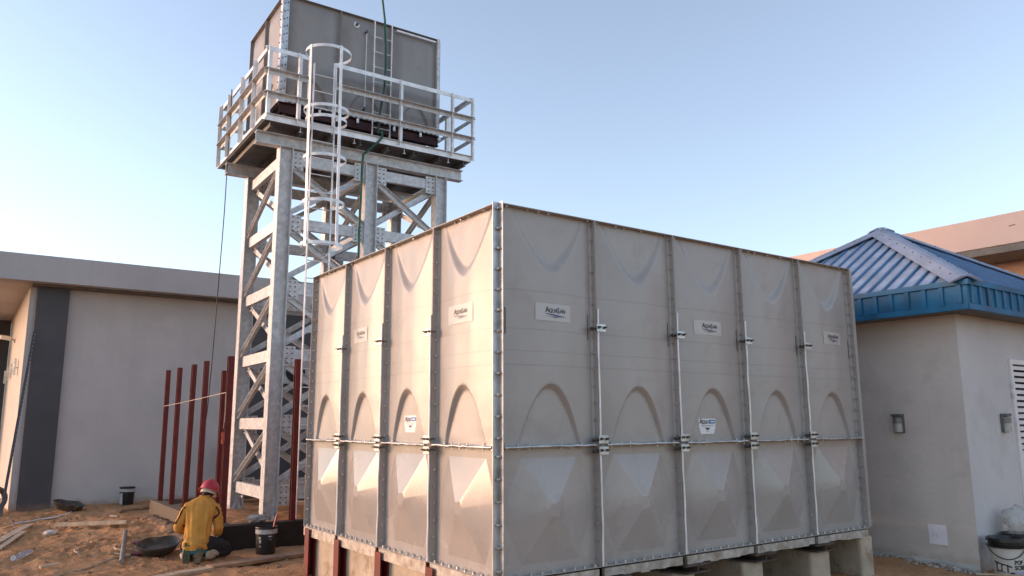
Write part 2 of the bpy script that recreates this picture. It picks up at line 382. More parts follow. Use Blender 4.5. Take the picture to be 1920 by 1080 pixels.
# ------------------------------------------------------------------ ground
_fr = random.Random(3)
FEET = {}
for _k in range(46):      # tracks: pairs of prints along wandering lines
    _x, _y, _a = _fr.uniform(-3.0, -0.7), _fr.uniform(4.4, 12.5), _fr.uniform(0, 2 * PI)
    for _s in range(4):
        _px = _x + math.cos(_a) * 0.33 * _s - math.sin(_a) * 0.09 * (-1) ** _s; _py = _y + math.sin(_a) * 0.33 * _s + math.cos(_a) * 0.09 * (-1) ** _s
        for _i in (-1, 0, 1):
            for _j in (-1, 0, 1): FEET.setdefault((int(math.floor(_px / 0.4)) + _i, int(math.floor(_py / 0.4)) + _j), []).append((_px, _py, math.cos(_a), math.sin(_a)))
def prints(x, y):
    d = 0.0
    for px, py, c, s_ in FEET.get((int(math.floor(x / 0.4)), int(math.floor(y / 0.4))), ()):
        u = ((x - px) * c + (y - py) * s_) / 0.135; v = (-(x - px) * s_ + (y - py) * c) / 0.052
        r = u * u + v * v
        if r < 4: d += -0.028 * math.exp(-r * r) + 0.014 * math.exp(-(math.sqrt(r) - 1.35) ** 2 / 0.06)
    return max(-0.035, min(0.03, d))
def gh(x, y):
    p = Vector((x, y, 0))
    h = 0.04 * noise.fractal(p * 0.9, 1.0, 2.0, 3) + 0.025 * noise.noise(p * 2.6)
    q_ = p + noise.noise_vector(p * 1.3) * 0.5
    h += 0.04 * abs(noise.noise(q_ * 2.9 + Vector((3, 1, 0)))) + 0.016 * noise.noise(q_ * 7.5) + 0.024 * abs(noise.noise(q_ * 13)) + 0.014 * noise.noise(p * 24)
    h += prints(x, y)
    k = sstep(-0.1, -0.9, x) * 0.4 + 0.6
    h *= k
    # heap left of the low wall, and a bank at the building foot
    h += 0.10 * math.exp(-((x + 1.1) ** 2 / 0.35 + (y - 9.2) ** 2 / 1.8)) + 0.07 * math.exp(-((x + 0.55) ** 2 / 0.03)) * sstep(6.0, 6.6, y) * sstep(11, 10, y)
    h += 0.06 * sstep(11.5, 13.3, y) * sstep(-2.0, -1.0, x)
    far = sstep(0.4, 1.2, x) * (1 - sstep(5.0, 5.4, x)) * sstep(6, 3, y)
    lim = max(abs(x) - 12, abs(y - 5) - 14, 0)
    return (h - 0.02) * math.exp(-lim * 0.3) * (1 - 0.7 * far) - 0.015
def axis(segs):
    out = []
    for a, b, st in segs:
        n = max(1, int(round((b - a) / st))); out += [a + (b - a) * i / n for i in range(n)]
    out.append(segs[-1][1]); return out
xs = axis([(-1200, -200, 250), (-200, -40, 40), (-40, -10, 5), (-10, -3.4, 0.5), (-3.4, 1.0, 0.032), (1.0, 5.0, 0.25), (5.0, 8.0, 0.06), (8, 16, 1), (16, 40, 6), (40, 200, 40), (200, 1200, 250)])
ys = axis([(-1200, -200, 250), (-200, -40, 40), (-40, -10, 5), (-10, -2, 1), (-2, 1.2, 0.07), (1.2, 3.2, 0.2), (3.2, 8.5, 0.035), (8.5, 14.0, 0.055), (14, 24, 1), (24, 60, 6), (60, 200, 40), (200, 1200, 250)])
g = MB(); NX = len(xs)
for y in ys:
    for x in xs: g.v.append((x, y, gh(x, y)))
for j in range(len(ys) - 1):
    for i in range(NX - 1):
        a = j * NX + i; g.f.append((a, a + 1, a + 1 + NX, a + NX))
ground = struct(g.build('ground', 'sand', smooth=60))

# ------------------------------------------------------------------ pressed tank panels (shared by both tanks)
FL = 0.066       # flange depth
PW = 0.996
def tall_h(u, v, H=1.973):
    arch = 0.46 - 4.8 * (u - 0.5) ** 2
    P = sstep(-0.05, 0.42, u) * sstep(1.05, 0.58, u)
    P *= sstep(0, 0.03, u) * sstep(1, 0.97, u)
    d1 = sstep(arch, arch + 0.055, v); ar2 = 0.50 * (1 - (abs(u - 0.515) / 0.40) ** 1.6); d2 = sstep(ar2 - 0.06, ar2 + 0.05, H - v)
    return P * d1 * (0.006 + 0.042 * d2) if v > 1 else 0.048 * P * d1
def panel_mesh(name, H, hf, nu, nv, m='panel_coating'):
    mb = MB(); W = PW
    for j in range(nv + 1):
        for i in range(nu + 1):
            u = i / nu; v = j / nv * H
            mb.v.append((u * W, -hf(u, v), v))
    for j in range(nv):
        for i in range(nu):
            a = j * (nu + 1) + i; mb.f.append((a, a + 1, a + nu + 2, a + nu + 1))
    t = 0.006
    mb.box(0.0, t, -FL, 0.002, 0.002, H - 0.002); mb.box(W - t, W, -FL, 0.002, 0.002, H - 0.002)
    mb.box(t, W - t, -FL, 0.002, 0.002, 0.002 + t); mb.box(t, W - t, -FL, 0.002, H - 0.002 - t, H - 0.002)
    # rolled fillets where sheet meets flange
    r = 0.016
    for (x, sg) in ((t, 1), (W - t, -1)):
        mb.quad((x, -r, t), (x + sg * r, -0.0015, t), (x + sg * r, -0.0015, H - t), (x, -r, H - t))
    me = bpy.data.meshes.new(name); me.from_pydata(mb.v, [], mb.f)
    me.materials.append(MATS[m]); me.shade_smooth(); me.set_sharp_from_angle(angle=math.radians(22)); me.update()
    return me
def small_mesh(sd):
    rnd = random.Random(sd + 40)
    # pressed eight sided pyramid: four broad facets, four narrow corner facets, flat disc in the middle
    H = 0.992; W = PW; mb = MB(); AH = 0.105 + rnd.uniform(-0.006, 0.006)
    o1 = [(-0.29, 0.41), (0.29, 0.41), (0.43, 0.08), (0.43, -0.08), (0.29, -0.41), (-0.29, -0.41), (-0.43, -0.08), (-0.43, 0.08)]
    k = 0.13
    mb.v = [((0.5 + x) * W, -0.0, (0.5 + z) * H) for x, z in o1] + [((0.5 + x * k) * W, -AH * (1 - k), (0.5 + z * k) * H) for x, z in o1]
    mb.v = [(x + rnd.uniform(-.008, .008), y + rnd.uniform(-.003, .003), z + rnd.uniform(-.008, .008)) for x, y, z in mb.v]
    mb.v += [(0, 0, 0), (W, 0, 0), (W, 0, H), (0, 0, H)]
    for i in range(8): mb.f.append((i, (i + 1) % 8, 8 + (i + 1) % 8, 8 + i))
    mb.f.append(tuple(range(8, 16)))
    mb.f += [(19, 18, 1, 0), (18, 2, 1), (18, 17, 3, 2), (17, 4, 3), (17, 16, 5, 4), (16, 6, 5), (16, 19, 7, 6), (19, 0, 7)]
    t = 0.006
    mb.box(0.0, t, -FL, 0.002, 0.002, H - 0.002); mb.box(W - t, W, -FL, 0.002, 0.002, H - 0.002)
    mb.box(t, W - t, -FL, 0.002, 0.002, 0.002 + t); mb.box(t, W - t, -FL, 0.002, H - 0.002 - t, H - 0.002)
    me = mb.mesh('panel_small', 'panel_coating_plain'); me.shade_smooth()
    soft = {(1, 9), (2, 10), (3, 11), (4, 12), (5, 13), (6, 14), (7, 15), (0, 8)} - {(0, 8), (1, 9), (4, 12), (5, 13)}
    for e in me.edges: e.use_edge_sharp = tuple(sorted(e.vertices)) not in soft
    return me
def dented(sd):
    def f(u, v):
        e = sstep(0, 0.12, u) * sstep(1, 0.88, u) * sstep(0, 0.1, v) * sstep(1.973, 1.87, v)
        return tall_h(u, v) + e * (0.005 * noise.noise(Vector((u * 2.2 + sd * 7, v * 1.6, sd))) + 0.0022 * noise.noise(Vector((u * 6 + sd * 3, v * 4, sd + 4))))
    return f
TALLS = [panel_mesh('panel_tall', 1.973, dented(k), 76, 156) for k in range(5)]
SMALLS = [small_mesh(k) for k in range(4)]
_pc = [0, 0]
def next_tall(): _pc[0] += 1; return TALLS[(_pc[0] * 3 + _pc[0] // 5) % 5]
def next_small(): _pc[1] += 1; return SMALLS[(_pc[1] * 3 + _pc[1] // 4) % 4]
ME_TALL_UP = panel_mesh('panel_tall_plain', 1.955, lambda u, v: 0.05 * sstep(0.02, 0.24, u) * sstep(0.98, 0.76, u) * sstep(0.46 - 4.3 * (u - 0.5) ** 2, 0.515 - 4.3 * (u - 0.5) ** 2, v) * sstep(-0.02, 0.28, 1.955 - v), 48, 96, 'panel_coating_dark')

# ------------------------------------------------------------------ large sectional tank on the ground
ZB = 0.5; HM = 0.995; HT = 2.973; C0 = 0.058
tank = empty('sectional_water_tank', (0, 0, 0), 0, 'large grey sectional water tank of bolted pressed panels on concrete plinths', 'water tank')
NXP, NYP = 5, 4
LX = C0 + NXP + 0.0; LY = C0 + NYP
def add_panel(me, loc, rz, par, lab=None):
    o = bpy.data.objects.new('panel', me); link(o, par); o.location = loc; o.rotation_euler = (0, 0, rz)
    return o
S = 0.07   # sheet inset from the flange tips
for i in range(NXP):
    x = C0 + i + 0.002
    add_panel(next_small(), (x, S, ZB + 0.001), 0, tank); add_panel(next_tall(), (x, S, ZB + HM + 0.001), 0, tank)
    add_panel(next_small(), (x + PW, LY + S, ZB + 0.001), PI, tank); add_panel(next_tall(), (x + PW, LY + S, ZB + HM + 0.001), PI, tank)
for j in range(NYP):
    y = C0 + j + 0.002
    add_panel(next_small(), (S, y + PW, ZB + 0.001), -PI/2, tank); add_panel(next_tall(), (S, y + PW, ZB + HM + 0.001), -PI/2, tank)
    add_panel(next_small(), (LX + S, y, ZB + 0.001), PI/2, tank); add_panel(next_tall(), (LX + S, y, ZB + HM + 0.001), PI/2, tank)
MB().box(S + 0.01, LX + S - 0.01, S + 0.01, LY + S - 0.01, ZB + HT - 0.07, ZB + HT - 0.05).build('roof_sheet', 'panel_coating', tank)
MB().box(S + 0.01, LX + S - 0.01, S + 0.01, LY + S - 0.01, ZB + 0.01, ZB + 0.03).build('floor_sheet', 'panel_coating', tank)
def corner_angle(par, x, y, sx, sy, z0, z1, w=0.06):
    # L facing outwards between the end flanges of two faces
    t = 0.005; mb = MB()
    mb.add([(x, y + sy*w, z0), (x + sx*w, y + sy*w, z0), (x + sx*w, y, z0), (x + sx*(w+t), y, z0), (x + sx*(w+t), y + sy*(w+t), z0), (x, y + sy*(w+t), z0)] +
           [(x, y + sy*w, z1), (x + sx*w, y + sy*w, z1), (x + sx*w, y, z1), (x + sx*(w+t), y, z1), (x + sx*(w+t), y + sy*(w+t), z1), (x, y + sy*(w+t), z1)],
           [(i, (i+1) % 6, 6 + (i+1) % 6, 6 + i) for i in range(6)] + [(5,4,3,2,1,0), (6,7,8,9,10,11)])
    return mb.build('corner_angle', 'galvanised', par)
corner_angle(tank, -0.006, -0.006, 1, 1, ZB - 0.005, ZB + HT + 0.006, w=0.058)
# bolts through the flanges
bolts = MB(); studs = MB()
def vbolts_x(x, y, z0, z1, st, l=0.045):
    n = int((z1 - z0) / st)
    for k in range(n + 1): bolts.bolt((x, y, z0 + (z1 - z0) * k / n), (1, 0, 0), 0.011, l)
def vbolts_y(x, y, z0, z1, st, l=0.045):
    n = int((z1 - z0) / st)
    for k in range(n + 1): bolts.bolt((x, y, z0 + (z1 - z0) * k / n), (0, 1, 0), 0.011, l)
for z0, z1 in ((ZB + 0.07, ZB + HM - 0.07), (ZB + HM + 0.07, ZB + HT - 0.05)):
    for i in range(1, NXP): vbolts_x(C0 + i, 0.036, z0, z1, 0.14)
    for j in range(1, NYP): vbolts_y(0.036, C0 + j, z0, z1, 0.14)
    vbolts_x(C0 + NXP - 0.012, 0.036, z0, z1, 0.12); vbolts_y(0.036, C0 + NYP - 0.012, z0, z1, 0.12)
    vbolts_x(C0 - 0.006, 0.03, z0, z1, 0.155, 0.05); vbolts_y(0.03, C0 - 0.006, z0, z1, 0.155, 0.05)
for i in range(NXP):
    for k in range(9):
        x = C0 + i + 0.06 + 0.88 * k / 8
        bolts.bolt((x, 0.03, ZB + 0.016), (0, 0, 1), 0.014, 0.026)
        if random.random() < 0.5: bolts.bolt((x, random.uniform(0.03, 0.055), ZB + HT - 0.012), (0, 0, 1), 0.009, random.uniform(0.02, 0.035))
        if random.random() < 0.6: bolts.bolt((x, 0.04, ZB + HM), (0, 0, 1), 0.008, 0.05)
for j in range(NYP):
    for k in range(8):
        y = C0 + j + 0.07 + 0.86 * k / 7
        bolts.bolt((0.03, y, ZB + 0.016), (0, 0, 1), 0.014, 0.026)
        if random.random() < 0.5: bolts.bolt((random.uniform(0.03, 0.055), y, ZB + HT - 0.012), (0, 0, 1), 0.009, random.uniform(0.02, 0.035))
        if random.random() < 0.6: bolts.bolt((0.04, y, ZB + HM), (0, 0, 1), 0.008, 0.05)
stuff(bolts.build('bolts', 'bolt_steel', tank, smooth=40))
# channel caps along the joints, clamp plates with studs
def strip_v(x, y, z0, z1):
    bend = [(0, 0)]
    mb = MB(); n = 6
    pts = [(x + random.uniform(-.003, .003), y + random.uniform(-.003, .003), z0 + (z1 - z0) * k / n) for k in range(n + 1)]
    mb.tube(pts, 0.009, 8); return mb.build('joint_strip', 'galvanised_light', tank, smooth=60)
def clamp(loc, rz):
    o = MB().box(-0.052, 0.052, -0.008, 0, -0.035, 0.035).build('clamp_plate', 'galvanised', tank, loc=loc, rot=(0, 0, rz), bevel=0.003)
    st = MB()
    for dx in (-0.03, 0.032):
        st.bolt((dx, -0.012, 0.004), (0, 1, 0), 0.013, 0.02); st.tube([(dx, 0.06, 0.004), (dx, -0.045, 0.006)], 0.0055, 6)
    st.tube([(-0.10, 0.03, -0.006), (0.02, 0.03, -0.006)], 0.010, 6); st.bolt((-0.075, 0.03, -0.006), (1, 0, 0), 0.018, 0.02)
    st.build('stud', 'dark_bolt', o, smooth=40)
    return o
def strip_h(p, q, up):
    n = 14; p = Vector(p); q = Vector(q); pts = []
    for k in range(n + 1):
        c = p.lerp(q, k / n); pts.append(c + Vector((0, 0, random.uniform(-.004, .004))))
    return MB().tube(pts, 0.0105, 8).build('joint_strip', 'galvanised', tank, smooth=60)
for i in range(1, NXP):
    x = C0 + i
    strip_v(x + 0.004, -0.004, ZB + 0.01, ZB + HM - 0.085); strip_v(x + 0.004, -0.004, ZB + HM + 0.08, ZB + HM + 1.18 + random.uniform(-.05, .06))
    clamp((x + 0.022, -0.021, ZB + HM + 1.0), 0); clamp((x + 0.02, -0.021, ZB + HM + 0.047), 0); clamp((x + 0.02, -0.021, ZB + HM - 0.047), 0)
for j in range(1, NYP):
    y = C0 + j
    strip_v(-0.004, y + 0.004, ZB + 0.01, ZB + HM - 0.085); strip_v(-0.004, y + 0.004, ZB + HM + 0.08, ZB + HM + 1.18 + random.uniform(-.05, .06))
    clamp((-0.021, y + 0.02, ZB + HM + 1.0), -PI/2); clamp((-0.021, y + 0.02, ZB + HM + 0.047), -PI/2); clamp((-0.021, y + 0.02, ZB + HM - 0.047), -PI/2)
for i in range(NXP):
    strip_h((C0 + i + 0.01 + (0.07 if i else 0), -0.004, ZB + HM), (C0 + i + 0.99 - (0.04 if i < NXP - 1 else 0), -0.004, ZB + HM), (0, 0, 1))
for j in range(NYP):
    strip_h((-0.004, C0 + j + 0.01 + (0.07 if j else 0), ZB + HM), (-0.004, C0 + j + 0.99 - (0.04 if j < NYP - 1 else 0), ZB + HM), (0, 0, 1))
# lifting lugs pressed beside the joints: small staples at clamp height
for i in range(NXP):
    for u, sg in ((0.05, 1), (0.95, -1)):
        x = C0 + i + u
        MB().tube([(x, 0.062, ZB + HM + 0.90), (x + 0.012 * sg, 0.058, ZB + HM + 0.905), (x + 0.012 * sg, 0.058, ZB + HM + 1.11), (x, 0.062, ZB + HM + 1.115)], 0.0035, 6).build('staple', 'dark_bolt', tank)
# skirt angles under each panel
for i in range(NXP):
    mb = MB(); x0 = C0 + i + 0.03; x1 = C0 + i + 0.97; n = 9
    for k in range(n):
        a = x0 + (x1 - x0) * k / n; b = x0 + (x1 - x0) * (k + 1) / n
        mb.box(a, b, 0.012, 0.05, ZB - 0.085 + random.uniform(-.008, .01), ZB - 0.012)
    mb.build('skirt_angle', 'skirt_steel', tank)
for j in range(NYP):
    MB().box(0.006, 0.016, C0 + j + 0.06, C0 + j + 0.985, ZB - 0.10, ZB - 0.008).box(0.006, 0.08, C0 + j + 0.06, C0 + j + 0.985, ZB - 0.008, ZB - 0.001).build('skirt_angle', 'skirt_steel', tank)

# stickers follow the pressed sheet
def on_panel(face, idx, u, v, off):
    h = tall_h(u, v) + off
    if face == 'R': return Vector((C0 + idx + 0.002 + u * PW, S - h, ZB + HM + v))
    return Vector((S - h, C0 + idx + 0.002 + (1 - u) * PW, ZB + HM + v))
def sticker_grid(face, idx, u0, u1, v0, v1, off, name, m, par, outline=None):
    mb = MB(); nu, nv = 14, 10
    for j in range(nv + 1):
        for i in range(nu + 1):
            uu = u0 + (u1 - u0) * i / nu; vv = v0 + (v1 - v0) * j / nv
            if outline: uu = (u0 + u1) / 2 + (uu - (u0 + u1) / 2) * outline(j / nv)
            mb.v.append(tuple(on_panel(face, idx, uu, vv, off)))
    for j in range(nv):
        for i in range(nu):
            a = j * (nu + 1) + i; mb.f.append((a, a + 1, a + nu + 2, a + nu + 1))
    return mb.build(name, m, par, smooth=60)
def sticker_text(face, idx, uc, vc, pieces, off, par, ks=1.0):
    for txt, size, du, dv, m, bold, align, sx in pieces:
        size *= ks; du *= ks; dv *= ks; bold *= ks
        vs, fs = text_mesh(txt, size, align, 0, bold)
        mb = MB(); mb.add([on_panel(face, idx, uc + du + p.x * sx / PW, vc + dv + p.y, off) for p in vs], fs)
        me = bpy.data.meshes.new('lettering'); me.from_pydata(mb.v, [], mb.f); me.materials.append(MATS[m])
        link(bpy.data.objects.new('lettering', me), par)
def strokes(face, idx, uc, vc, pts_list, off, par, m):
    for pts in pts_list:
        mb = MB(); n = len(pts)
        for du, dv, w in pts:
            mb.v.append(tuple(on_panel(face, idx, uc + du, vc + dv - w / 2, off))); mb.v.append(tuple(on_panel(face, idx, uc + du, vc + dv + w / 2, off)))
        for k in range(n - 1): mb.f.append((2*k, 2*k+2, 2*k+3, 2*k+1))
        mb.build('printed_mark', m, par)
def sticker_san(face, idx, u0, u1, v0, v1, faded=False):
    s = sticker_grid(face, idx, u0, u1, v0, v1, 0.003, 'sticker', 'sticker_film', tank)
    uc = (u0 + u1) / 2; vc = (v0 + v1) / 2
    sticker_text(face, idx, uc - 0.115 * 0.76, vc, [
        ('A', 0.088, 0.0, 0.0, 'ink_black', 0.0012, 'LEFT', 0.95), ('QUA', 0.064, 0.052, 0.0, 'ink_black', 0.0012, 'LEFT', 0.82),
        ('S', 0.085, 0.163, -0.004, 'ink_navy', 0.0015, 'LEFT', 0.95), ('AN', 0.064, 0.206, 0.0, 'ink_black', 0.0012, 'LEFT', 0.86)], 0.0055, s, 0.76)
    sticker_text(face, idx, uc + 0.02, vc, [('GROUP', 0.02, 0.0, -0.052, 'ink_black', 0.0008, 'CENTER', 1.0)], 0.0055, s, 0.8)
    w1 = [(-0.09 + 0.22 * k / 12, -0.018 + 0.008 * math.cos(k / 12 * PI) - 0.004, 0.003 + 0.007 * math.sin(k / 12 * PI)) for k in range(13)]
    w2 = [(-0.06 + 0.19 * k / 12, -0.028 - 0.006 * math.sin(k / 12 * PI), 0.001 + 0.004 * math.sin(k / 12 * PI)) for k in range(13)]
    strokes(face, idx, uc, vc, [w1], 0.0055, s, 'ink_navy'); strokes(face, idx, uc, vc, [w2], 0.0056, s, 'ink_grey')
    strokes(face, idx, uc + 0.02, vc, [[(-0.09, -0.038, 0.0025), (-0.035, -0.038, 0.0025)], [(0.035, -0.038, 0.0025), (0.09, -0.038, 0.0025)]], 0.0055, s, 'ink_grey')
def sticker_tank(face, idx, u0, u1, v0, v1):
    s = sticker_grid(face, idx, u0, u1, v0, v1, 0.003, 'sticker', 'sticker_white', tank, outline=lambda t: 0.8 + 0.2 * sstep(0, 0.55, t))
    uc = (u0 + u1) / 2; vc = (v0 + v1) / 2; w = u1 - u0
    sticker_text(face, idx, u0 + 0.012, vc, [('A', 0.068, 0.0, 0.024, 'ink_black', 0.0012, 'LEFT', 0.9), ('QUA', 0.052, 0.036, 0.024, 'ink_black', 0.0012, 'LEFT', 0.72)], 0.0055, s)
    strokes(face, idx, uc, vc, [[(0.02, 0.043, 0.036), (w / 2 - 0.01, 0.043, 0.036)]], 0.0055, s, 'ink_blue')
    strokes(face, idx, uc, vc, [[(0.034, 0.043, 0.016), (0.04, 0.043, 0.016)], [(0.05, 0.043, 0.012), (w / 2 - 0.022, 0.043, 0.012)]], 0.007, s, 'sticker_white')
    strokes(face, idx, uc, vc, [[(-w * 0.38, 0.008, 0.005), (w * 0.38, 0.008, 0.005)], [(-w * 0.3, -0.006, 0.004), (w * 0.22, -0.006, 0.004)], [(-0.02, -0.05, 0.004), (0.02, -0.05, 0.004)]], 0.0055, s, 'ink_grey')
    strokes(face, idx, uc, vc, [[(-0.026, -0.022, 0.012), (0.03, -0.022, 0.014)], [(-0.01, -0.033, 0.006), (0.012, -0.033, 0.006)]], 0.0055, s, 'ink_black')
sticker_san('R', 0, 0.34, 0.72, 1.03, 1.175)
sticker_san('R', 2, 0.27, 0.66, 1.03, 1.17)
sticker_san('R', 4, 0.40, 0.74, 1.05, 1.19)
sticker_san('L', 0, 0.24, 0.66, 1.035, 1.20)
sticker_san('L', 2, 0.21, 0.59, 1.045, 1.20)
sticker_tank('R', 2, 0.32, 0.56, 0.075, 0.22)
sticker_tank('L', 1, 0.38, 0.62, 0.105, 0.26)

# ------------------------------------------------------------------ plinths, posts and bearers under the tank
def plinth(x0, x1, label, y0=0.07, y1=4.1, ztop=0.40):
    mb = MB().box(x0, x1, y0, y1, -0.1, ztop); o = mb.build('concrete_plinth', 'concrete', bevel=0.03)
    return tag(o, label, 'plinth', 'concrete plinth walls under the large tank')
plinth(0.075, 0.32, 'cream concrete plinth wall behind the red posts under the sunlit tank side', ztop=0.49)
pl = ['first', 'second', 'third', 'fourth']
for k, (a, b) in enumerate(((1.0, 1.3), (1.95, 2.25), (2.93, 3.24), (4.03, 4.37))):
    plinth(a, b, 'grey concrete plinth end, %s of the row left of the rounded end plinth' % ['farthest', 'third', 'second', 'next'][k], ztop=0.335 if k else 0.335)
plinth(4.96, 5.21, 'rounded concrete plinth end under the right corner of the large tank', ztop=0.405)
for k, x in enumerate((1.03, 2.02, 3.0, 4.0)):
    o = MB().hbeam((x + 0.16, -0.03, 0.376), (x + 0.16, 4.1, 0.376), 0.32, 0.078, 0.014, 0.012).build('steel_bearer', 'rusty_dark')
    tag(o, 'dark rusty steel bearer end, %s from the tank front corner, on its plinth' % ['first', 'second', 'third', 'fourth'][k], 'steel beam', 'steel bearers between plinths and tank')
names = ['nearest the tank front corner', 'second from the tank front corner', 'third from the tank front corner', 'at the far left corner of the tank']
for j in range(1, 5):
    yc = C0 + j - (0.05 if j < 4 else 0.19)
    o = MB().chan((0.022, yc, -0.08), (0.022, yc, ZB - (0.012 if j == 4 else 0.03)), 0.125, 0.09, 0.01, up=(-1, 0, 0)).build('steel_post', 'red_oxide')
    tag(o, 'dark red channel post under the tank, ' + names[j-1], 'post', 'short red posts under the tank side')

# ------------------------------------------------------------------ tower
TO = (0.524, 7.285, 0.0); TR = -0.027
tower = empty('water_tower', TO, TR, 'tall galvanised steel lattice tower with railed platform and caged ladder', 'water tower')
LXs = [0.11, 1.63, 3.03]; LYs = [-0.03, 1.92]; BT = 6.225
cw = 0.225
mb = MB().hbeam((0, 0, 0.12), (0, 0, BT), 0.2, cw, 0.013, 0.010, up=(1, 0, 0))
me_col = mb.mesh('column', 'galvanised_dull')
mb = MB().box(-0.17, 0.17, -0.17, 0.17, 0.12, 0.145)
for a in (-1, 1):
    for b in (-1, 1): mb.bolt((a * 0.13, b * 0.13, 0.165), (0, 0, 1), 0.016, 0.05)
    mb.add([(a*0.013, -0.1, 0.145), (a*0.16, -0.1, 0.145), (a*0.013, -0.1, 0.36), (a*0.013, -0.09, 0.145), (a*0.16, -0.09, 0.145), (a*0.013, -0.09, 0.36)], [(0,1,2),(3,5,4),(0,2,5,3),(1,4,5,2),(0,3,4,1)])
me_base = mb.mesh('base_plate', 'galvanised_dull')
for x in LXs:
    for y in LYs:
        c = bpy.data.objects.new('column', me_col); link(c, tower); c.location = (x, y, 0)
        b = bpy.data.objects.new('base_plate', me_base); link(b, c)
ZL = [0.60, 1.68, 2.77, 3.86, 4.95, 6.05]
# horizontals and cross braces: one mesh per span length, shared
def span_meshes(L, dz, along_x):
    e0, e1 = ((L, 0, 0), (0, 0, 0)) if along_x else ((0, 0, 0), (L, 0, 0))
    h = MB().chan(e0, e1, 0.075, 0.185, 0.009).mesh('strut', 'galvanised_dull')
    d1 = MB().angle((0, 0, 0), (L, 0, dz), 0.09, 0.09, 0.008).mesh('brace', 'galvanised_dull')
    f0, f1 = ((0, 0, dz), (L, 0, 0)) if along_x else ((L, 0, 0), (0, 0, dz))
    d2 = MB().chan(f0, f1, 0.06, 0.105, 0.007).mesh('brace', 'galvanised_dull')
    return h, d1, d2
def gusset_mesh(w, h):
    mb = MB().box(0, w, -0.006, 0.006, -h/2, h/2); nf = len(mb.f)
    for u in (0.28, 0.72):
        for v in (-0.36, -0.12, 0.14, 0.38):
            mb.bolt((u * w, -0.013, v * h), (0, 1, 0), 0.011, 0.02); mb.bolt((u * w, 0.013, v * h), (0, 1, 0), 0.011, 0.02)
    me = mb.mesh('gusset_plate', 'galvanised_dull'); me.materials.append(MATS['dark_bolt'])
    for i, p in enumerate(me.polygons): p.material_index = 1 if i >= nf else 0
    return me
ME_G = gusset_mesh(0.19, 0.32)
def face(p, q, off):
    """bracing in the vertical plane from column p to q (xy), off = plane offset vector for the second diagonal"""
    p = Vector((p[0], p[1], 0)); q = Vector((q[0], q[1], 0)); d = (q - p); L = d.length; a = math.atan2(d.y, d.x)
    dn = d.normalized(); g0 = cw / 2 if abs(dn.x) > 0.5 else 0.10
    s = p + dn * g0; Li = L - 2 * g0
    h, d1, d2 = span_meshes(Li, ZL[1] - ZL[0] - 0.26, abs(dn.x) > 0.5)
    for k, z in enumerate(ZL):
        o = bpy.data.objects.new('strut', h); link(o, tower); o.location = (s.x, s.y, z); o.rotation_euler = (0, 0, a)
        for e, aa in ((s, a), (s + dn * Li, a + PI)):
            n_ = Vector((dn.y, -dn.x, 0)) * 0.046
            o = bpy.data.objects.new('gusset_plate', ME_G); link(o, tower); o.location = (e.x + n_.x, e.y + n_.y, z - 0.02); o.rotation_euler = (0, 0, aa)
        if k < len(ZL) - 1:
            z0 = z + 0.13
            o = bpy.data.objects.new('brace', d1); link(o, tower); o.location = (s.x - off[0], s.y - off[1], z0); o.rotation_euler = (0, 0, a)
            o = bpy.data.objects.new('brace', d2); link(o, tower); o.location = (s.x + off[0], s.y + off[1], z0); o.rotation_euler = (0, 0, a)
for i in range(2):
    for y in LYs:
        face((LXs[i], y), (LXs[i+1], y), (0, -0.045))
for x in (LXs[0], LXs[2]):
    face((x, LYs[0]), (x, LYs[1]), (-0.05, 0))
face((LXs[1], LYs[0]), (LXs[1], LYs[1]), (0.04, 0))
# platform beams
for y in LYs:
    MB().hbeam((-0.39, y, 6.33), (3.50, y, 6.33), 0.16, 0.205, 0.013, 0.009).build('main_beam', 'galvanised_dull', tower)
PX0, PX1, PY0, PY1 = -0.345, 3.52, -0.36, 2.62
for k in range(8):
    x = PX0 + 0.12 + (PX1 - PX0 - 0.24) * k / 7
    MB().chan((x, PY0 + 0.02, 6.488), (x, PY1 - 0.02, 6.488), 0.05, 0.10, 0.007).build('joist', 'deck_steel', tower)
for i in range(4):
    for j in range(3):
        x0 = PX0 + 0.012 + (PX1 - PX0 - 0.024) * i / 4; x1 = PX0 + 0.012 + (PX1 - PX0 - 0.024) * (i + 1) / 4
        y0 = PY0 + 0.012 + (PY1 - PY0 - 0.024) * j / 3; y1 = PY0 + 0.012 + (PY1 - PY0 - 0.024) * (j + 1) / 3
        MB().box(x0 + 0.004, x1 - 0.004, y0 + 0.004, y1 - 0.004, 6.545, 6.552).build('deck_plate', 'deck_steel', tower)
def fascia(p, q):
    MB().box(min(p[0], q[0]) - 0.006, max(p[0], q[0]) + 0.006, min(p[1], q[1]) - 0.006, max(p[1], q[1]) + 0.006, 6.53, 6.645).build('edge_channel', 'galvanised_light', tower)
fascia((PX0, PY0), (PX1, PY0)); fascia((PX0, PY1), (PX1, PY1)); fascia((PX0, PY0 + 0.014), (PX0, PY1 - 0.014)); fascia((PX1, PY0 + 0.014), (PX1, PY1 - 0.014))
# lower lip of the side channels
MB().box(PX0 - 0.05, PX0 - 0.007, PY0, PY1, 6.525, 6.533).build('edge_lip', 'galvanised_dull', tower)
MB().box(PX0, PX1, PY0 - 0.045, PY0 - 0.007, 6.63, 6.638).build('edge_lip', 'galvanised_dull', tower)
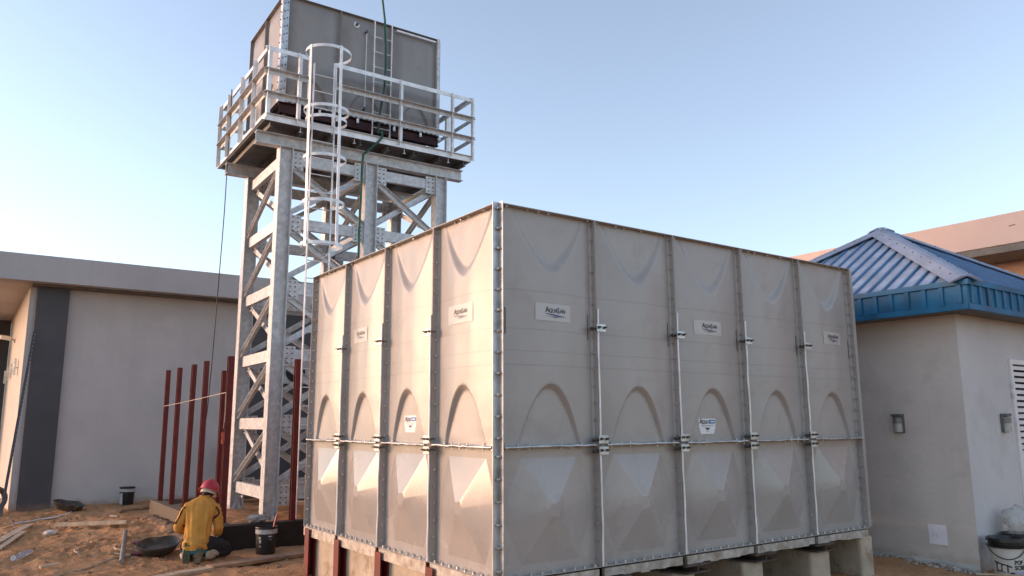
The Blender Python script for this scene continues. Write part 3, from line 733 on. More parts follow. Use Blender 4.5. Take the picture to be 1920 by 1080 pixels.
# guard rails
def post(x, y, z1=7.79, rz=0):
    MB().angle((x, y, 6.56), (x, y, z1), 0.075, 0.075, 0.007, up=(math.sin(rz), -math.cos(rz), 0)).build('guard_post', 'galvanised_light', tower)
OP = (0.36, 0.80)
for x in (PX0, 0.16, 2.02, 3.08, PX1): post(x, PY0)
for x in OP: MB().bar((x, PY0, 6.56), (x, PY0, 7.79), 0.045, 0.03, up=(0, 1, 0)).build('guard_post', 'galvanised_light', tower)
for x in (PX0, 0.95, 2.3, PX1): post(x, PY1, rz=PI)
for y in (0.25, 1.05, 1.95): post(PX0, y, rz=-PI/2)
for y in (0.6, 1.6, 2.2): post(PX1, y, rz=PI/2)
def rails(p, q, outward, skip=None):
    p = Vector(p); q = Vector(q); o = Vector(outward)
    spans = [(p, q)] if not skip else [(p, Vector(skip[0])), (Vector(skip[1]), q)]
    for z in (7.80, 7.40, 7.0):
        for a, b in spans:
            a_ = Vector((a.x, a.y, z)) + o * 0.008; b_ = Vector((b.x, b.y, z)) + o * 0.008
            mb = MB()
            if z > 7.7:
                mb.prof(a_, b_, [(0,-0.075),(0.007,-0.075),(0.007,0),(-0.06,0),(-0.06,-0.007),(0,-0.007)]) if o.dot((b_ - a_).cross(Vector((0,0,1)))) > 0 else mb.prof(b_, a_, [(0,-0.075),(0.007,-0.075),(0.007,0),(-0.06,0),(-0.06,-0.007),(0,-0.007)])
            else:
                if o.dot((b_ - a_).cross(Vector((0,0,1)))) < 0: a_, b_ = b_, a_
                mb.prof(a_, b_, [(0,-0.08),(0.007,-0.08),(0.007,-0.007),(0.085,-0.007),(0.085,0),(0,0)])
            mb.build('guard_rail', 'galvanised_light' if z > 7.7 else 'galvanised_dull', tower)
rails((PX0 - 0.04, PY0 - 0.002, 0), (PX1 + 0.04, PY0 - 0.002, 0), (0, -1, 0), ((OP[0], PY0 - 0.002, 0), (OP[1], PY0 - 0.002, 0)))
rails((PX0 - 0.04, PY1, 0), (PX1 + 0.04, PY1, 0), (0, 1, 0))
rails((PX0, PY0 - 0.03, 0), (PX0, PY1 + 0.03, 0), (-1, 0, 0)); rails((PX1, PY0 - 0.03, 0), (PX1, PY1 + 0.03, 0), (1, 0, 0))
# red grillage under the upper tank
for x in (0.08, 0.98, 1.98, 2.92):
    MB().hbeam((x, -0.02, 6.70), (x, 2.05, 6.70), 0.1, 0.11, 0.01, 0.008).build('support_beam', 'red_oxide_shade', tower)
    for y in (0.03, 1.0, 1.97): MB().box(x - 0.035, x + 0.035, y - 0.035, y + 0.035, 6.553, 6.645).box(x - 0.028, x + 0.028, y - 0.03, y + 0.03, 6.755, 6.845).build('support_stub', 'red_oxide_shade', tower)
for y in (0.03, 1.0, 1.97):
    MB().hbeam((-0.02, y, 6.945), (3.02, y, 6.945), 0.1, 0.19, 0.01, 0.008).build('support_beam', 'red_oxide_shade', tower)
for x in (0.65, 1.35, 2.06, 2.6, 3.0):
    MB().box(x, x + 0.04, -0.045, -0.022, 6.95, 7.03).build('beam_clip', 'galvanised_light', tower)
for x in (0.25, 1.2, 2.15, 3.05):
    MB().box(x, x + 0.008, PY0 + 0.03, PY0 + 0.04, 6.45, 6.534).box(x - 0.02, x + 0.028, PY0 + 0.02, PY0 + 0.05, 6.442, 6.45).build('hanger_clip', 'galvanised_light', tower)
# ladder with safety cage
LY0 = -0.47; lx0, lx1 = 0.40, 0.78
for x in (lx0, lx1):
    MB().bar((x, LY0, 0.22), (x, LY0, 7.65), 0.05, 0.014, up=(1, 0, 0)).build('ladder_stringer', 'galvanised_light', tower)
me_r = MB().tube([(lx0 + 0.006, LY0, 0), (lx1 - 0.006, LY0, 0)], 0.009, 8).mesh('rung', 'galvanised_light', 60)
z = 0.5
while z < 7.6:
    o = bpy.data.objects.new('rung', me_r); link(o, tower); o.location = (0, 0, z); z += 0.29
hc = Vector((0.545, LY0 - 0.27, 0)); hr = 0.355
def hoop(z, tilt=0.0, r=hr):
    mb = MB(); n = 26; a0 = math.radians(-225); a1 = math.radians(45); h = 0.05; t = 0.006
    for k in range(n + 1):
        a = a0 + (a1 - a0) * k / n
        c, s_ = math.cos(a), math.sin(a); zz = tilt * s_ * 0.1
        for rr, dz in ((r, -h/2), (r, h/2), (r - t, h/2), (r - t, -h/2)): mb.v.append((hc.x + c * rr, hc.y + s_ * rr, z + dz + zz))
    for k in range(n):
        for e in range(4): mb.f.append((k*4+e, k*4+(e+1) % 4, k*4+4+(e+1) % 4, k*4+4+e))
    mb.f += [(3,2,1,0), (n*4, n*4+1, n*4+2, n*4+3)]
    mb.build('cage_hoop', 'galvanised_light', tower, smooth=40)
for zz, rr in ((7.73, hr + 0.02), (6.72, hr + 0.01), (6.55, hr - 0.02), (5.90, hr - 0.01), (5.16, hr - 0.02), (4.47, hr - 0.02)): hoop(zz, 0.1, rr)
for ang, zb in ((-158, 4.4), (-78, 4.4), (-8, 4.4)):
    a = math.radians(ang); p = hc + Vector((math.cos(a), math.sin(a), 0)) * (hr + 0.024)
    thin = ang == -8
    if thin: continue
    MB().bar((p.x + 0.03, p.y, zb), (p.x, p.y, 7.755), 0.05, 0.008, up=(math.cos(a), math.sin(a), 0)).build('cage_strap', 'galvanised_light', tower)
for zz in (2.2, 4.4, 6.5):
    for x in (lx0, lx1): MB().bar((x, LY0 + 0.01, zz), (x, PY0 + (0.2 if zz < 6 else 0.0), zz), 0.03, 0.008).build('ladder_bracket', 'galvanised_light', tower)

# ------------------------------------------------------------------ upper tank
ut = empty('elevated_water_tank', TO, TR, 'smaller grey panel water tank standing on top of the steel tower', 'water tank')
UZ = 7.045; UH = 1.96
for i in range(3):
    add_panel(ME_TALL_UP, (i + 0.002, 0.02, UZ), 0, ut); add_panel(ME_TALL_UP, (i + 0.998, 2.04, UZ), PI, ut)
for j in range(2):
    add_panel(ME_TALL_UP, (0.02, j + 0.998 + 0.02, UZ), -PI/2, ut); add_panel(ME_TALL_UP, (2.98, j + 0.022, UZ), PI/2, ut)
MB().box(0.05, 2.95, 0.06, 1.99, UZ + UH - 0.05, UZ + UH - 0.03).build('roof_sheet', 'panel_coating', ut)
MB().box(0.05, 2.95, 0.06, 1.99, UZ + 0.004, UZ + 0.02).build('floor_sheet', 'deck_steel', ut)
mb = MB().prof((-0.052, -0.052, UZ - 0.01), (-0.052, -0.052, UZ + UH + 0.01), [(0, 0), (0.12, 0), (0.12, 0.008), (0.008, 0.008), (0.008, 0.09), (0, 0.09)], up=(0, 1, 0))
mb = MB().box(-0.055, 0.06, -0.056, -0.049, UZ - 0.02, UZ + UH + 0.01).box(-0.056, -0.049, -0.049, 0.05, UZ - 0.02, UZ + UH + 0.01)
mb.build('corner_angle', 'galvanised', ut)
mb = MB()
for k in range(14):
    zz = UZ + 0.05 + (UH - 0.1) * k / 13
    for x in (-0.02, 0.032): mb.bolt((x, -0.062, zz + (0.03 if x > 0 else 0)), (0, 1, 0), 0.011, 0.016)
    mb.bolt((-0.062, 0.01, zz), (1, 0, 0), 0.012, 0.016)
stuff(mb.build('bolts', 'dark_bolt', ut))
MB().box(2.945, 3.0, -0.052, 0.02, UZ - 0.01, UZ + UH).build('end_angle', 'galvanised_dull', ut)
mb = MB()
for i in range(3):
    for k in range(9): mb.box(i + 0.07 + 0.1 * k, i + 0.105 + 0.1 * k, -0.054, -0.048, UZ - 0.008, UZ + 0.012)
stuff(mb.build('bottom_clips', 'galvanised_dull', ut))
MB().bar((2.08, -0.054, UZ + UH - 0.085), (2.9, -0.054, UZ + UH - 0.085), 0.03, 0.03).build('top_bar', 'galvanised_light', ut)
# port, gauge, ladder on its front
mb = MB().lathe([(0.0, 0.0), (0.055, 0.0), (0.055, 0.02), (0.03, 0.025)], 20)
mb.build('overflow_port', 'galvanised_light', ut, loc=(1.29, -0.03, UZ + 1.76), rot=(PI/2, 0, 0))
MB().tube([(0, 0, 0.015), (0, 0, 0.06)], 0.03, 12).build('port_plug', 'dark_bolt', ut, loc=(1.29, -0.03, UZ + 1.76), rot=(PI/2, 0, 0))
MB().tube([(1.475, -0.085, UZ + 0.2), (1.475, -0.085, UZ + 1.66)], 0.007, 8).build('level_gauge', 'galvanised_light', ut)
for zz in (0.18, 1.66): MB().bolt((1.475, -0.06, UZ + zz), (0, 1, 0), 0.02, 0.09).tube([(1.475, -0.085, UZ + zz - 0.03), (1.475, -0.085, UZ + zz + 0.03)], 0.014, 8).build('gauge_valve', 'dark_bolt', ut)
for x in (1.615, 1.955): MB().bar((x, -0.12, 6.66), (x, -0.12, UZ + UH - 0.03), 0.03, 0.016, up=(1, 0, 0)).build('ladder_stringer', 'galvanised_light', ut)
for k in range(7): MB().tube([(1.615, -0.12, 6.9 + 0.29 * k), (1.955, -0.12, 6.9 + 0.29 * k)], 0.009, 8).build('rung', 'galvanised_light', ut)

# green hose over the tank down the tower
hp = [(1.70, -0.16, 9.75), (1.735, -0.15, 9.40), (1.79, -0.16, 8.98), (1.82, -0.16, 8.5), (1.825, -0.17, 8.0), (1.79, -0.2, 7.6), (1.72, -0.22, 7.2), (1.68, -0.25, 6.85), (1.665, -0.30, 6.74), (1.68, -0.40, 6.73), (1.68, -0.42, 6.62), (1.64, -0.42, 6.56), (1.47, -0.36, 6.37), (1.38, -0.32, 6.28), (1.375, -0.3, 6.1), (1.37, -0.26, 5.0), (1.38, -0.25, 3.6), (1.385, -0.25, 2.0), (1.39, -0.25, 0.4)]
def smooth_pts(pts, k=4):
    pts = [Vector(p) for p in pts]; out = []
    for i in range(len(pts) - 1):
        p0 = pts[max(i-1, 0)]; p1 = pts[i]; p2 = pts[i+1]; p3 = pts[min(i+2, len(pts)-1)]
        for t in [j / k for j in range(k)]:
            out.append(0.5 * ((2*p1) + (p2 - p0)*t + (2*p0 - 5*p1 + 4*p2 - p3)*t*t + (3*p1 - p0 - 3*p2 + p3)*t*t*t))
    out.append(pts[-1]); return out
o = MB().tube(hp, 0.021, 10).build('green_pipe', 'green_hose', smooth=60, loc=TO, rot=(0, 0, TR))
tag(o, 'dark green water pipe running up the tower leg and over the upper tank', 'pipe')
# black cable hanging from the guard rail
def T(x, y, z):
    c, s = math.cos(TR), math.sin(TR); return Vector((TO[0] + x*c - y*s, TO[1] + x*s + y*c, z))
p0 = T(-0.36, 1.95, 7.86); pts = [T(-0.32, 2.1, 7.72), T(-0.34, 2.02, 7.9), T(-0.37, 1.9, 7.84), T(-0.37, 1.86, 7.4), T(-0.37, 1.9, 6.6), T(-0.35, 2.0, 5.5), T(-0.33, 2.2, 4.2), T(-0.3, 2.45, 3.0), T(-0.27, 2.75, 1.9), T(-0.3, 2.9, 1.3), T(-0.25, 2.95, 0.6), T(-0.3, 3.05, 0.1)]
tag(MB().tube(smooth_pts(pts), 0.0085, 6).build('hanging_cable', 'cable_black', smooth=60), 'thin black cable hanging from the platform rail down to the ground', 'cable')

# ------------------------------------------------------------------ low wall round the tower foot, with red posts
wall = empty('low_block_wall', (-0.42, 6.05, 0), 0, 'low freshly rendered wall enclosing the foot of the tower', 'wall')
WT = 0.32
def wpart(x0, x1, y0, y1, m, name, z1=WT):
    o = MB().box(x0, x1, y0, y1, -0.12, z1).build(name, m, wall, bevel=0.012); o.location = (0.42, -6.05, 0); return o
wpart(-0.42, -0.20, 6.256, 10.45, 'wall_render_fresh', 'wall_side')
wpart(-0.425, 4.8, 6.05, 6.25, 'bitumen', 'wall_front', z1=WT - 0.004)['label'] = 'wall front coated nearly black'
wpart(-0.42, 4.8, 10.456, 10.66, 'wall_render_fresh', 'wall_back')
wpart(4.6, 4.8, 6.256, 10.45, 'wall_render_fresh', 'wall_side')
# sand filled inside the wall
mb = MB(); nx, ny = 70, 64
for j in range(ny + 1):
    for i in range(nx + 1):
        x = -0.21 + 4.82 * (i / nx); y = 6.24 + 4.23 * j / ny
        p = Vector((x, y, 5)); hgt = 0.20 + 0.07 * noise.fractal(p * 1.4, 1, 2, 4) + 0.02 * noise.noise(p * 9)
        hgt += 0.10 * math.exp(-((x - 0.1) ** 2 + (y - 6.7) ** 2) / 0.12)
        mb.v.append((x, y, min(hgt, 0.34)))
for j in range(ny):
    for i in range(nx):
        a = j * (nx + 1) + i; mb.f.append((a, a + 1, a + nx + 2, a + nx + 1))
struct(mb.build('sand_fill', 'sand', smooth=60))
plabels = ['at the far end, leftmost of the row', 'second from the left of the row', 'third from the left of the row', 'fourth from the left, above the red helmet', 'just behind the nearest corner post', 'thick and nearest, at the corner of the low wall']
for k, (x, y, zt, w) in enumerate(((-0.31, 10.35, 2.66, 0.074), (-0.29, 9.55, 2.66, 0.074), (-0.29, 8.6, 2.66, 0.074), (-0.29, 7.75, 2.66, 0.074), (-0.285, 6.72, 2.45, 0.07), (-0.285, 6.4, 2.64, 0.085))):
    o = MB().hbeam((0, 0, 0.2), (0.0, 0, zt), w, w, 0.008, 0.007, up=(0, 1, 0)).build('red_steel_post', 'red_oxide', loc=(x, y, 0), rot=(0, random.uniform(-.006, .006), random.uniform(-.05, .05)))
    tag(o, 'tall dark red steel post ' + plabels[k], 'post', 'red posts standing in the low wall')
o = MB().hbeam((0.62, 6.15, 0.2), (0.605, 6.15, 2.62), 0.075, 0.075, 0.008, 0.007, up=(0, 1, 0)).build('red_steel_post', 'red_oxide')
tag(o, 'tall dark red steel post between tower leg and the large tank', 'post', 'red posts standing in the low wall')
pts = [(-0.37, 10.3, 2.0), (-0.36, 9.0, 2.033), (-0.35, 7.2, 2.092), (-0.345, 6.36, 2.12)]
tag(MB().tube(smooth_pts(pts), 0.005, 5).build('builders_string', 'string'), 'thin pale string stretched between the red posts', 'string')
o = MB().tube(smooth_pts([(-0.35, 6.34, 2.12), (-0.35, 6.33, 1.8), (-0.36, 6.34, 1.62)]), 0.004, 5).build('tied_rag', 'string')
ic = bmesh.new(); bmesh.ops.create_icosphere(ic, subdivisions=3, radius=0.05); me = bpy.data.meshes.new('rag_knot'); ic.to_mesh(me); ic.free(); me.materials.append(MATS['rag'])
rg = bpy.data.objects.new('rag_knot', me); link(rg, o); rg.location = (-0.36, 6.335, 1.5); rg.scale = (0.5, 0.5, 1.6); noisy(rg, 0.03, 14)
tag(o, 'small orange rag on a cord tied to the corner red post', 'rag')

# ------------------------------------------------------------------ left building
lb = empty('grey_building', (-2.45, 13.6, 0), 0, 'low grey rendered building with flat overhanging roof behind the tower', 'building')
def lpart(name, m, *boxes, bevel=0.0):
    mb = MB()
    for b in boxes: mb.box(*b)
    o = mb.build(name, m, lb, bevel=bevel); o.location = (2.45, -13.6, 0); return o
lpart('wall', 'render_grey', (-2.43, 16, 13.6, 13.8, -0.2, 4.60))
lpart('wall', 'render_sunlit', (-2.45, -2.432, 13.602, 20.5, -0.2, 4.60))['label'] = 'porch wall with peach sunlight in its colour'
lpart('column_panel', 'charcoal_paint', (-2.33, -1.74, 13.46, 13.598, -0.2, 4.56), bevel=0.006)
lpart('column_panel', 'charcoal_paint', (2.05, 4.3, 13.5, 13.598, -0.2, 4.30))
lpart('porch_back_wall', 'charcoal_paint', (-4.4, -2.452, 20.5, 20.7, -0.2, 4.60))
lpart('rear_wall', 'render_grey', (-2.43, 16, 20.72, 20.9, -0.2, 4.60))
lpart('roof', 'roof_slab', (-4.6, 16.5, 13.02, 21.2, 4.53, 5.07))
lpart('soffit_strip', 'soffit_grey', (-2.43, 16, 13.3, 13.598, 4.49, 4.528))
# porch letters seen edge-on and a camera
for k, (y, w, h) in enumerate(((19.8, 0.25, 0.34), (18.0, 0.2, 0.34), (16.6, 0.05, 0.34), (15.2, 0.22, 0.36))):
    mb = MB().box(-2.53, -2.49, y - w / 2, y + w / 2, 2.75, 2.75 + h)
    o = mb.build('wall_letter', 'silver_letter', lb); o.location = (2.45, -13.6, 0)
    MB().box(-2.49, -2.45, y - 0.03, y + 0.03, 2.9, 2.93).build('standoff', 'silver_letter', o)
cc = empty('security_camera', (-2.45, 17.6, 3.75), 0, 'small white security camera on the sun-tinted porch wall', 'security camera')
MB().box(-0.34, -0.10, -0.05, 0.05, -0.05, 0.05).build('housing', 'white_paint', cc, rot=(0, 0.1, 0.3), bevel=0.015)
MB().tube([(-0.12, 0, 0), (-0.03, 0, 0.0), (-0.0, 0, -0.08)], 0.015, 8).build('bracket', 'lamp_body', cc)
# air conditioner behind the tower
ac = empty('air_conditioner', (3.15, 13.5, 2.6), 0, 'grey wall air conditioner unit seen through the tower bracing', 'air conditioner')
MB().box(-0.4, 0.4, -0.3, -0.02, 0, 0.55).build('case', 'ac_white', ac, bevel=0.02)
mb = MB().lathe([(0.2, 0), (0.235, 0), (0.235, 0.015), (0.2, 0.015)], 24); mb.f.append(tuple(range(24)))
mb.build('fan_grille', 'black_gap', ac, loc=(-0.05, -0.302, 0.28), rot=(PI/2, 0, 0))
# dark board leaning on the wall, and a perforated strip leaning at the column
st = empty('leaning_strip', (-2.62, 12.3, 0), 0, 'dark perforated metal strip leaning against the charcoal column', 'metal strip')
a = Vector((0, 0, 0)); b = Vector((0.30, 1.05, 3.55))
MB().bar(a, b, 0.05, 0.012, up=(0, -1, 0.3)).build('strip', 'charcoal_paint', st)
mb = MB()
for k in range(30):
    c = a.lerp(b, 0.3 + 0.68 * k / 29); mb.bolt(c + Vector((0.02, -0.012, 0.003)), (0, -1, 0.3), 0.007, 0.005)
mb.build('studs', 'galvanised_dull', st)
ld = empty('dark_ladder', (1.42, 13.2, 0), 0, 'short dark wooden ladder leaning on the grey wall behind the helmeted worker', 'ladder')
for dx in (0, 0.2): MB().bar((dx, 0, 0), (dx + 0.07, 0.3, 1.15), 0.04, 0.03, up=(0, -1, 0)).build('ladder_rail', 'rusty_dark', ld)
for k in range(9): MB().bar((0.01 + 0.008 * k, 0.03 * k, 0.10 + 0.12 * k), (0.2 + 0.008 * k, 0.03 * k, 0.10 + 0.12 * k), 0.03, 0.03).build('rung', 'rusty_dark', ld)

# ------------------------------------------------------------------ right pump house with blue roof
rb = empty('pump_house', (6.4, -0.48, 0), 0, 'small rendered pump house with blue metal hip roof right of the tank', 'building')
def rpart(name, m, *boxes, bevel=0.0):
    mb = MB()
    for b in boxes: mb.box(*b)
    o = mb.build(name, m, rb, bevel=bevel); o.location = (-6.4, 0.48, 0); return o
WX, WY = 6.4, -0.52
EX, EY, EA = 6.02, -0.86, 2.12
rpart('wall', 'warm_lit_render', (WX, WX + 0.2, WY + 0.005, 3.0, -0.2, 3.1))['label'] = 'wall facing the tank, warm light in its colour'
rpart('wall', 'cool_shade_render', (WX + 0.002, 7.70, WY, WY + 0.2, -0.2, 3.1), (7.70, 8.6, WY, WY + 0.2, 2.475, 3.1), (8.6, 9.9, WY, WY + 0.2, -0.2, 3.1))['label'] = 'wall with the louvred door, cool shade in its colour'
rpart('wall', 'cool_shade_render', (9.7, 9.9, WY + 0.21, 3.0, -0.2, 3.1)); rpart('wall', 'warm_lit_render', (WX + 0.21, 9.69, 2.8, 3.0, -0.2, 3.1))
rpart('base_band', 'wall_base_paint', (WX - 0.006, WX - 0.001, WY + 0.005, 3.0, -0.2, 0.035))
e0, e1 = EY, EY + 2 * EA
AP = Vector((EX + EA, EY + EA, 4.60)); ZE = 3.30; ZF = 2.96
cor = [Vector((EX, EY, ZE)), Vector((EX + 2*EA, EY, ZE)), Vector((EX + 2*EA, EY + 2*EA, ZE)), Vector((EX, EY + 2*EA, ZE))]
mb = MB(); mb.v = [tuple(c) for c in cor] + [tuple(AP)]; mb.f = [(0,1,4), (1,2,4), (2,3,4), (3,0,4), (3,2,1,0)]
roof = mb.build('roof', 'blue_roof', rb); roof.location = (-6.4, 0.48, 0)
def rib_on(c0, c1, t, par):
    """standing rib running up-slope from the point t along eave c0-c1 to the hip"""
    e = c0.lerp(c1, t); mid = c0.lerp(c1, 0.5); f = 1 - abs(2 * t - 1)
    top = e + (AP - mid) * f
    nrm = (c1 - c0).cross(AP - c0).normalized()
    if nrm.z < 0: nrm = -nrm
    L = (top - e).length
    if L < 0.12: return
    mb = MB(); mb.prof(e + nrm * 0.001, top + nrm * 0.001, [(-0.022, 0), (0.022, 0), (0.013, 0.024), (-0.013, 0.024)], up=nrm)
    mb.build('roof_rib', 'blue_roof_rib', par)
for k in range(1, 21): rib_on(cor[3], cor[0], k / 21, roof)
for k in range(1, 21): rib_on(cor[0], cor[1], k / 21, roof)
def ridge_cap(c):
    d = (AP - c).normalized(); side = d.cross(Vector((0, 0, 1))).normalized(); up = side.cross(d)
    w = 0.19; n = 8; mb = MB()
    prof = [(-w, -0.018), (-w * 0.35, 0.05), (0, 0.062), (w * 0.35, 0.05), (w, -0.018), (w - 0.01, -0.028), (0, 0.05), (-w + 0.01, -0.028)]
    mb.prof(c + up * 0.0 - d * 0.02, AP + up * 0.0 + d * 0.05, prof, up=up)
    o = mb.build('ridge_cap', 'blue_ridge', roof)
    if c is cor[2]: return
    for k in range(9):
        for sd in (-1, 1): MB().bolt(c.lerp(AP, 0.06 + 0.1 * k) + side * sd * w * 0.55 + up * 0.03, up, 0.007, 0.026).build('rivet', 'dark_bolt', o)
for c in cor: ridge_cap(c)
def fasc(p, q, out):
    p = Vector(p); q = Vector(q); out = Vector(out); d = (q - p).normalized(); L = (q - p).length
    def bx(a, b, z0, z1, o0, o1, name, par):
        A = p + d * a; B = p + d * b
        x = [A + out * o0, B + out * o0, B + out * o1, A + out * o1]
        mb = MB(); mb.add([(v.x, v.y, z0) for v in x] + [(v.x, v.y, z1) for v in x], [(0,3,2,1),(4,5,6,7),(0,1,5,4),(1,2,6,5),(2,3,7,6),(3,0,4,7)])
        return mb.build(name, 'blue_fascia', par)
    f = bx(0.0, L, ZF, ZE - 0.005, -0.03, 0.0, 'fascia', rb); f.location = (-6.4, 0.48, 0)
    bx(0.0, L, ZF + 0.002, ZF + 0.07, 0.0, 0.012, 'fascia_trim', f)
    bx(-0.03, L + 0.03, ZE - 0.05, ZE + 0.012, 0.0, 0.03, 'fascia_trim', f)
    n = int(L / 0.21)
    for k in range(n):
        a = 0.06 + (L - 0.12) * k / n; bx(a, a + 0.05, ZF + 0.071, ZE - 0.051, 0.0, 0.02, 'fascia_rib', f)
fasc((EX, EY + 0.001, 0), (EX, EY + 2*EA, 0), (-1, 0, 0)); fasc((EX + 0.001, EY, 0), (EX + 2*EA, EY, 0), (0, -1, 0))
fasc((EX + 2*EA, EY, 0), (EX + 2*EA, EY + 2*EA, 0), (1, 0, 0)); fasc((EX, EY + 2*EA, 0), (EX + 2*EA, EY + 2*EA, 0), (0, 1, 0))
rpart('soffit', 'soffit_grey', (EX + 0.035, WX - 0.002, EY + 0.035, EY + 2*EA - 0.035, ZF + 0.01, ZF + 0.03), (WX - 0.002, EX + 2*EA - 0.035, EY + 0.035, WY - 0.002, ZF + 0.012, ZF + 0.028))
# louvred door
dr = MB().box(7.705, 7.755, WY - 0.03, WY + 0.05, 0.02, 2.47).box(8.540, 8.595, WY - 0.03, WY + 0.05, 0.02, 2.47).box(7.756, 8.539, WY - 0.03, WY + 0.05, 2.41, 2.47).box(7.756, 8.539, WY - 0.012, WY + 0.04, 0.02, 1.30).build('door', 'white_paint', rb, bevel=0.004)
dr.location = (-6.4, 0.48, 0)
MB().box(7.756, 8.539, WY + 0.06, WY + 0.07, 1.301, 2.409).build('door_void', 'black_gap', dr)
MB().box(7.756, 7.810, WY - 0.011, WY + 0.04, 1.301, 2.409).build('door_stile', 'white_paint', dr)
for k in range(14):
    zz = 1.318 + 0.0785 * k
    mb = MB(); mb.add([(7.811, WY - 0.012, zz), (8.538, WY - 0.012, zz), (8.538, WY + 0.035, zz + 0.012), (7.811, WY + 0.035, zz + 0.012), (7.811, WY - 0.012, zz + 0.046), (8.538, WY - 0.012, zz + 0.046), (8.538, WY + 0.035, zz + 0.058), (7.811, WY + 0.035, zz + 0.058)], [(0,3,2,1),(4,5,6,7),(0,1,5,4),(1,2,6,5),(2,3,7,6),(3,0,4,7)])
    mb.build('louvre_slat', 'white_paint', dr)
for zz in (1.98, 2.10): MB().tube([(7.700, WY - 0.04, zz), (7.700, WY - 0.04, zz + 0.058)], 0.022, 10).build('hinge', 'white_paint', dr)
# wall lamps
def lamp(loc, rz, label):
    e = empty('wall_lamp', loc, rz, label, 'wall lamp', 'bulkhead wall lamps')
    MB().box(-0.068, 0.068, -0.035, -0.001, 0, 0.235).box(-0.068, 0.068, -0.085, -0.035, 0.205, 0.235).build('housing', 'lamp_body', e, bevel=0.005)
    mb = MB(); n = 10; vs_ = []
    for zz in (0.008, 0.19):
        for k in range(n + 1):
            a = PI * k / n; vs_.append((-0.052 * math.cos(a), -0.036 - 0.055 * math.sin(a), zz))
    mb.add(vs_, [(k, k + 1, n + 2 + k, n + 1 + k) for k in range(n)] + [tuple(range(n, -1, -1)), tuple(range(n + 1, 2 * n + 2))])
    gl = mb.build('glass', 'lamp_glass', e, smooth=30)
    for k in range(5):
        zz = 0.125 + 0.018 * k
        MB().tube([(-0.056 * math.cos(PI * j / 10), -0.036 - 0.06 * math.sin(PI * j / 10), zz) for j in range(11)], 0.0045, 6).build('guard_bar', 'lamp_body', gl)
    return e
lamp((WX, 0.285, 1.535), -PI/2, 'grey bulkhead lamp on the pump house wall facing the tank')
lamp((7.37, WY, 1.535), 0, 'grey bulkhead lamp on the pump house wall beside the louvred door')
o = MB().box(WX - 0.012, WX - 0.001, -0.175, 0.04, 0.21, 0.44).build('wall_notice', 'paper', bevel=0.002); tag(o, 'blank pale square plate low on the pump house wall facing the tank', 'plate')
for k, (y, z) in enumerate(((-0.02, 0.30), (-0.055, 0.295))): MB().box(WX - 0.0135, WX - 0.012, y, y + 0.003, z, z + 0.04).build('scratch_mark', 'ink_grey', o)

# ------------------------------------------------------------------ far pink building
pb = empty('pink_building', (13, 0, 0), 0, 'large sunlit pink building with deep flat parapet behind the blue roof', 'building')
def ppart(name, m, *b):
    o = MB().box(*b).build(name, m, pb); o.location = (-13, 0, 0); return o
ppart('parapet', 'pink_render', 13, 13.35, -9, 16, 5.08, 5.68)
ppart('soffit', 'soffit_grey', 13.02, 14.2, -8.9, 15.9, 4.93, 5.075)
ppart('wall', 'orange_lit_render', 14.2, 14.5, -8, 15, -0.2, 5.07)
ppart('roof', 'pink_render', 13.36, 22, -9, 16, 5.1, 5.5)
for (y, z, l) in ((1.35, 5.42, 0.12), (1.05, 5.44, 0.08), (0.93, 5.47, 0.1)): MB().bar((12.998, y, z), (12.998, y - l, z + 0.012), 0.006, 0.018).build('conduit_stub', 'dark_bolt', pb, loc=(-13, 0, 0))

# ------------------------------------------------------------------ clutter
def bucket(name, loc, label, r=0.15, h=0.36, body='bucket_black', band='bucket_band', rz=0, lid=True, handle=True, tool=False, group=None):
    e = empty(name, loc, rz, label, 'bucket', group)
    rb_ = r * 0.86
    MB().lathe([(0.0, 0.004), (rb_ * 0.97, 0.0), (rb_, 0.012), (r * 0.965, h * 0.80), (r * 0.965, h * 0.80), (r * 0.97, h), (r * 0.94, h), (r * 0.93, h * 0.8), (rb_ * 0.94, 0.03), (0, 0.03)], 28).build('body', body, e, smooth=35)
    MB().lathe([(r * 0.968, h * 0.76), (r * 1.0, h * 0.77), (r * 1.0, h * 0.93), (r * 0.97, h * 0.935)], 28).build('collar', band, e, smooth=35)
    MB().lathe([(r * 0.93, h * 0.985), (r * 1.03, h * 0.965), (r * 1.045, h * 0.99), (r * 1.03, h + 0.008), (r * 0.93, h + 0.005)], 28).build('rim', body if body != 'bucket_white' else 'bucket_black', e, smooth=35)
    return e
bk = bucket('paint_bucket', (0.10, 5.66, gh(0.10, 5.66) - 0.005), 'black paint bucket with pale band standing against the black wall front', 0.142, 0.345, group='paint buckets')
# blurred print on its front
for (a, z, w, hh) in ((-2.55, 0.20, 0.035, 0.03), (-2.5, 0.15, 0.03, 0.04), (-2.5, 0.10, 0.028, 0.018), (-1.5, 0.225, 0.05, 0.018), (-1.45, 0.19, 0.04, 0.01)):
    rr = 0.1335 + 0.0 ; rr = 0.142 * (0.86 + 0.105 * (z / 0.276)) + 0.002
    mb = MB(); vs_ = []
    for k in range(5):
        t = a + (k / 4 - 0.5) * w / 0.13
        vs_ += [(rr * math.cos(t), rr * math.sin(t), z), (rr * math.cos(t), rr * math.sin(t), z + hh)]
    mb.add(vs_, [(2*k, 2*k+2, 2*k+3, 2*k+1) for k in range(4)]); mb.build('printed_mark', 'bucket_band', bk)
o = MB().tube([(0.06, -0.02, 0.2), (0.10, -0.03, 0.4), (0.125, -0.03, 0.50)], [0.008, 0.013, 0.012], 8).build('tool_handle', 'helmet_red', loc=bk.location); tag(o, 'red tool handle sticking out of the black bucket', 'tool')
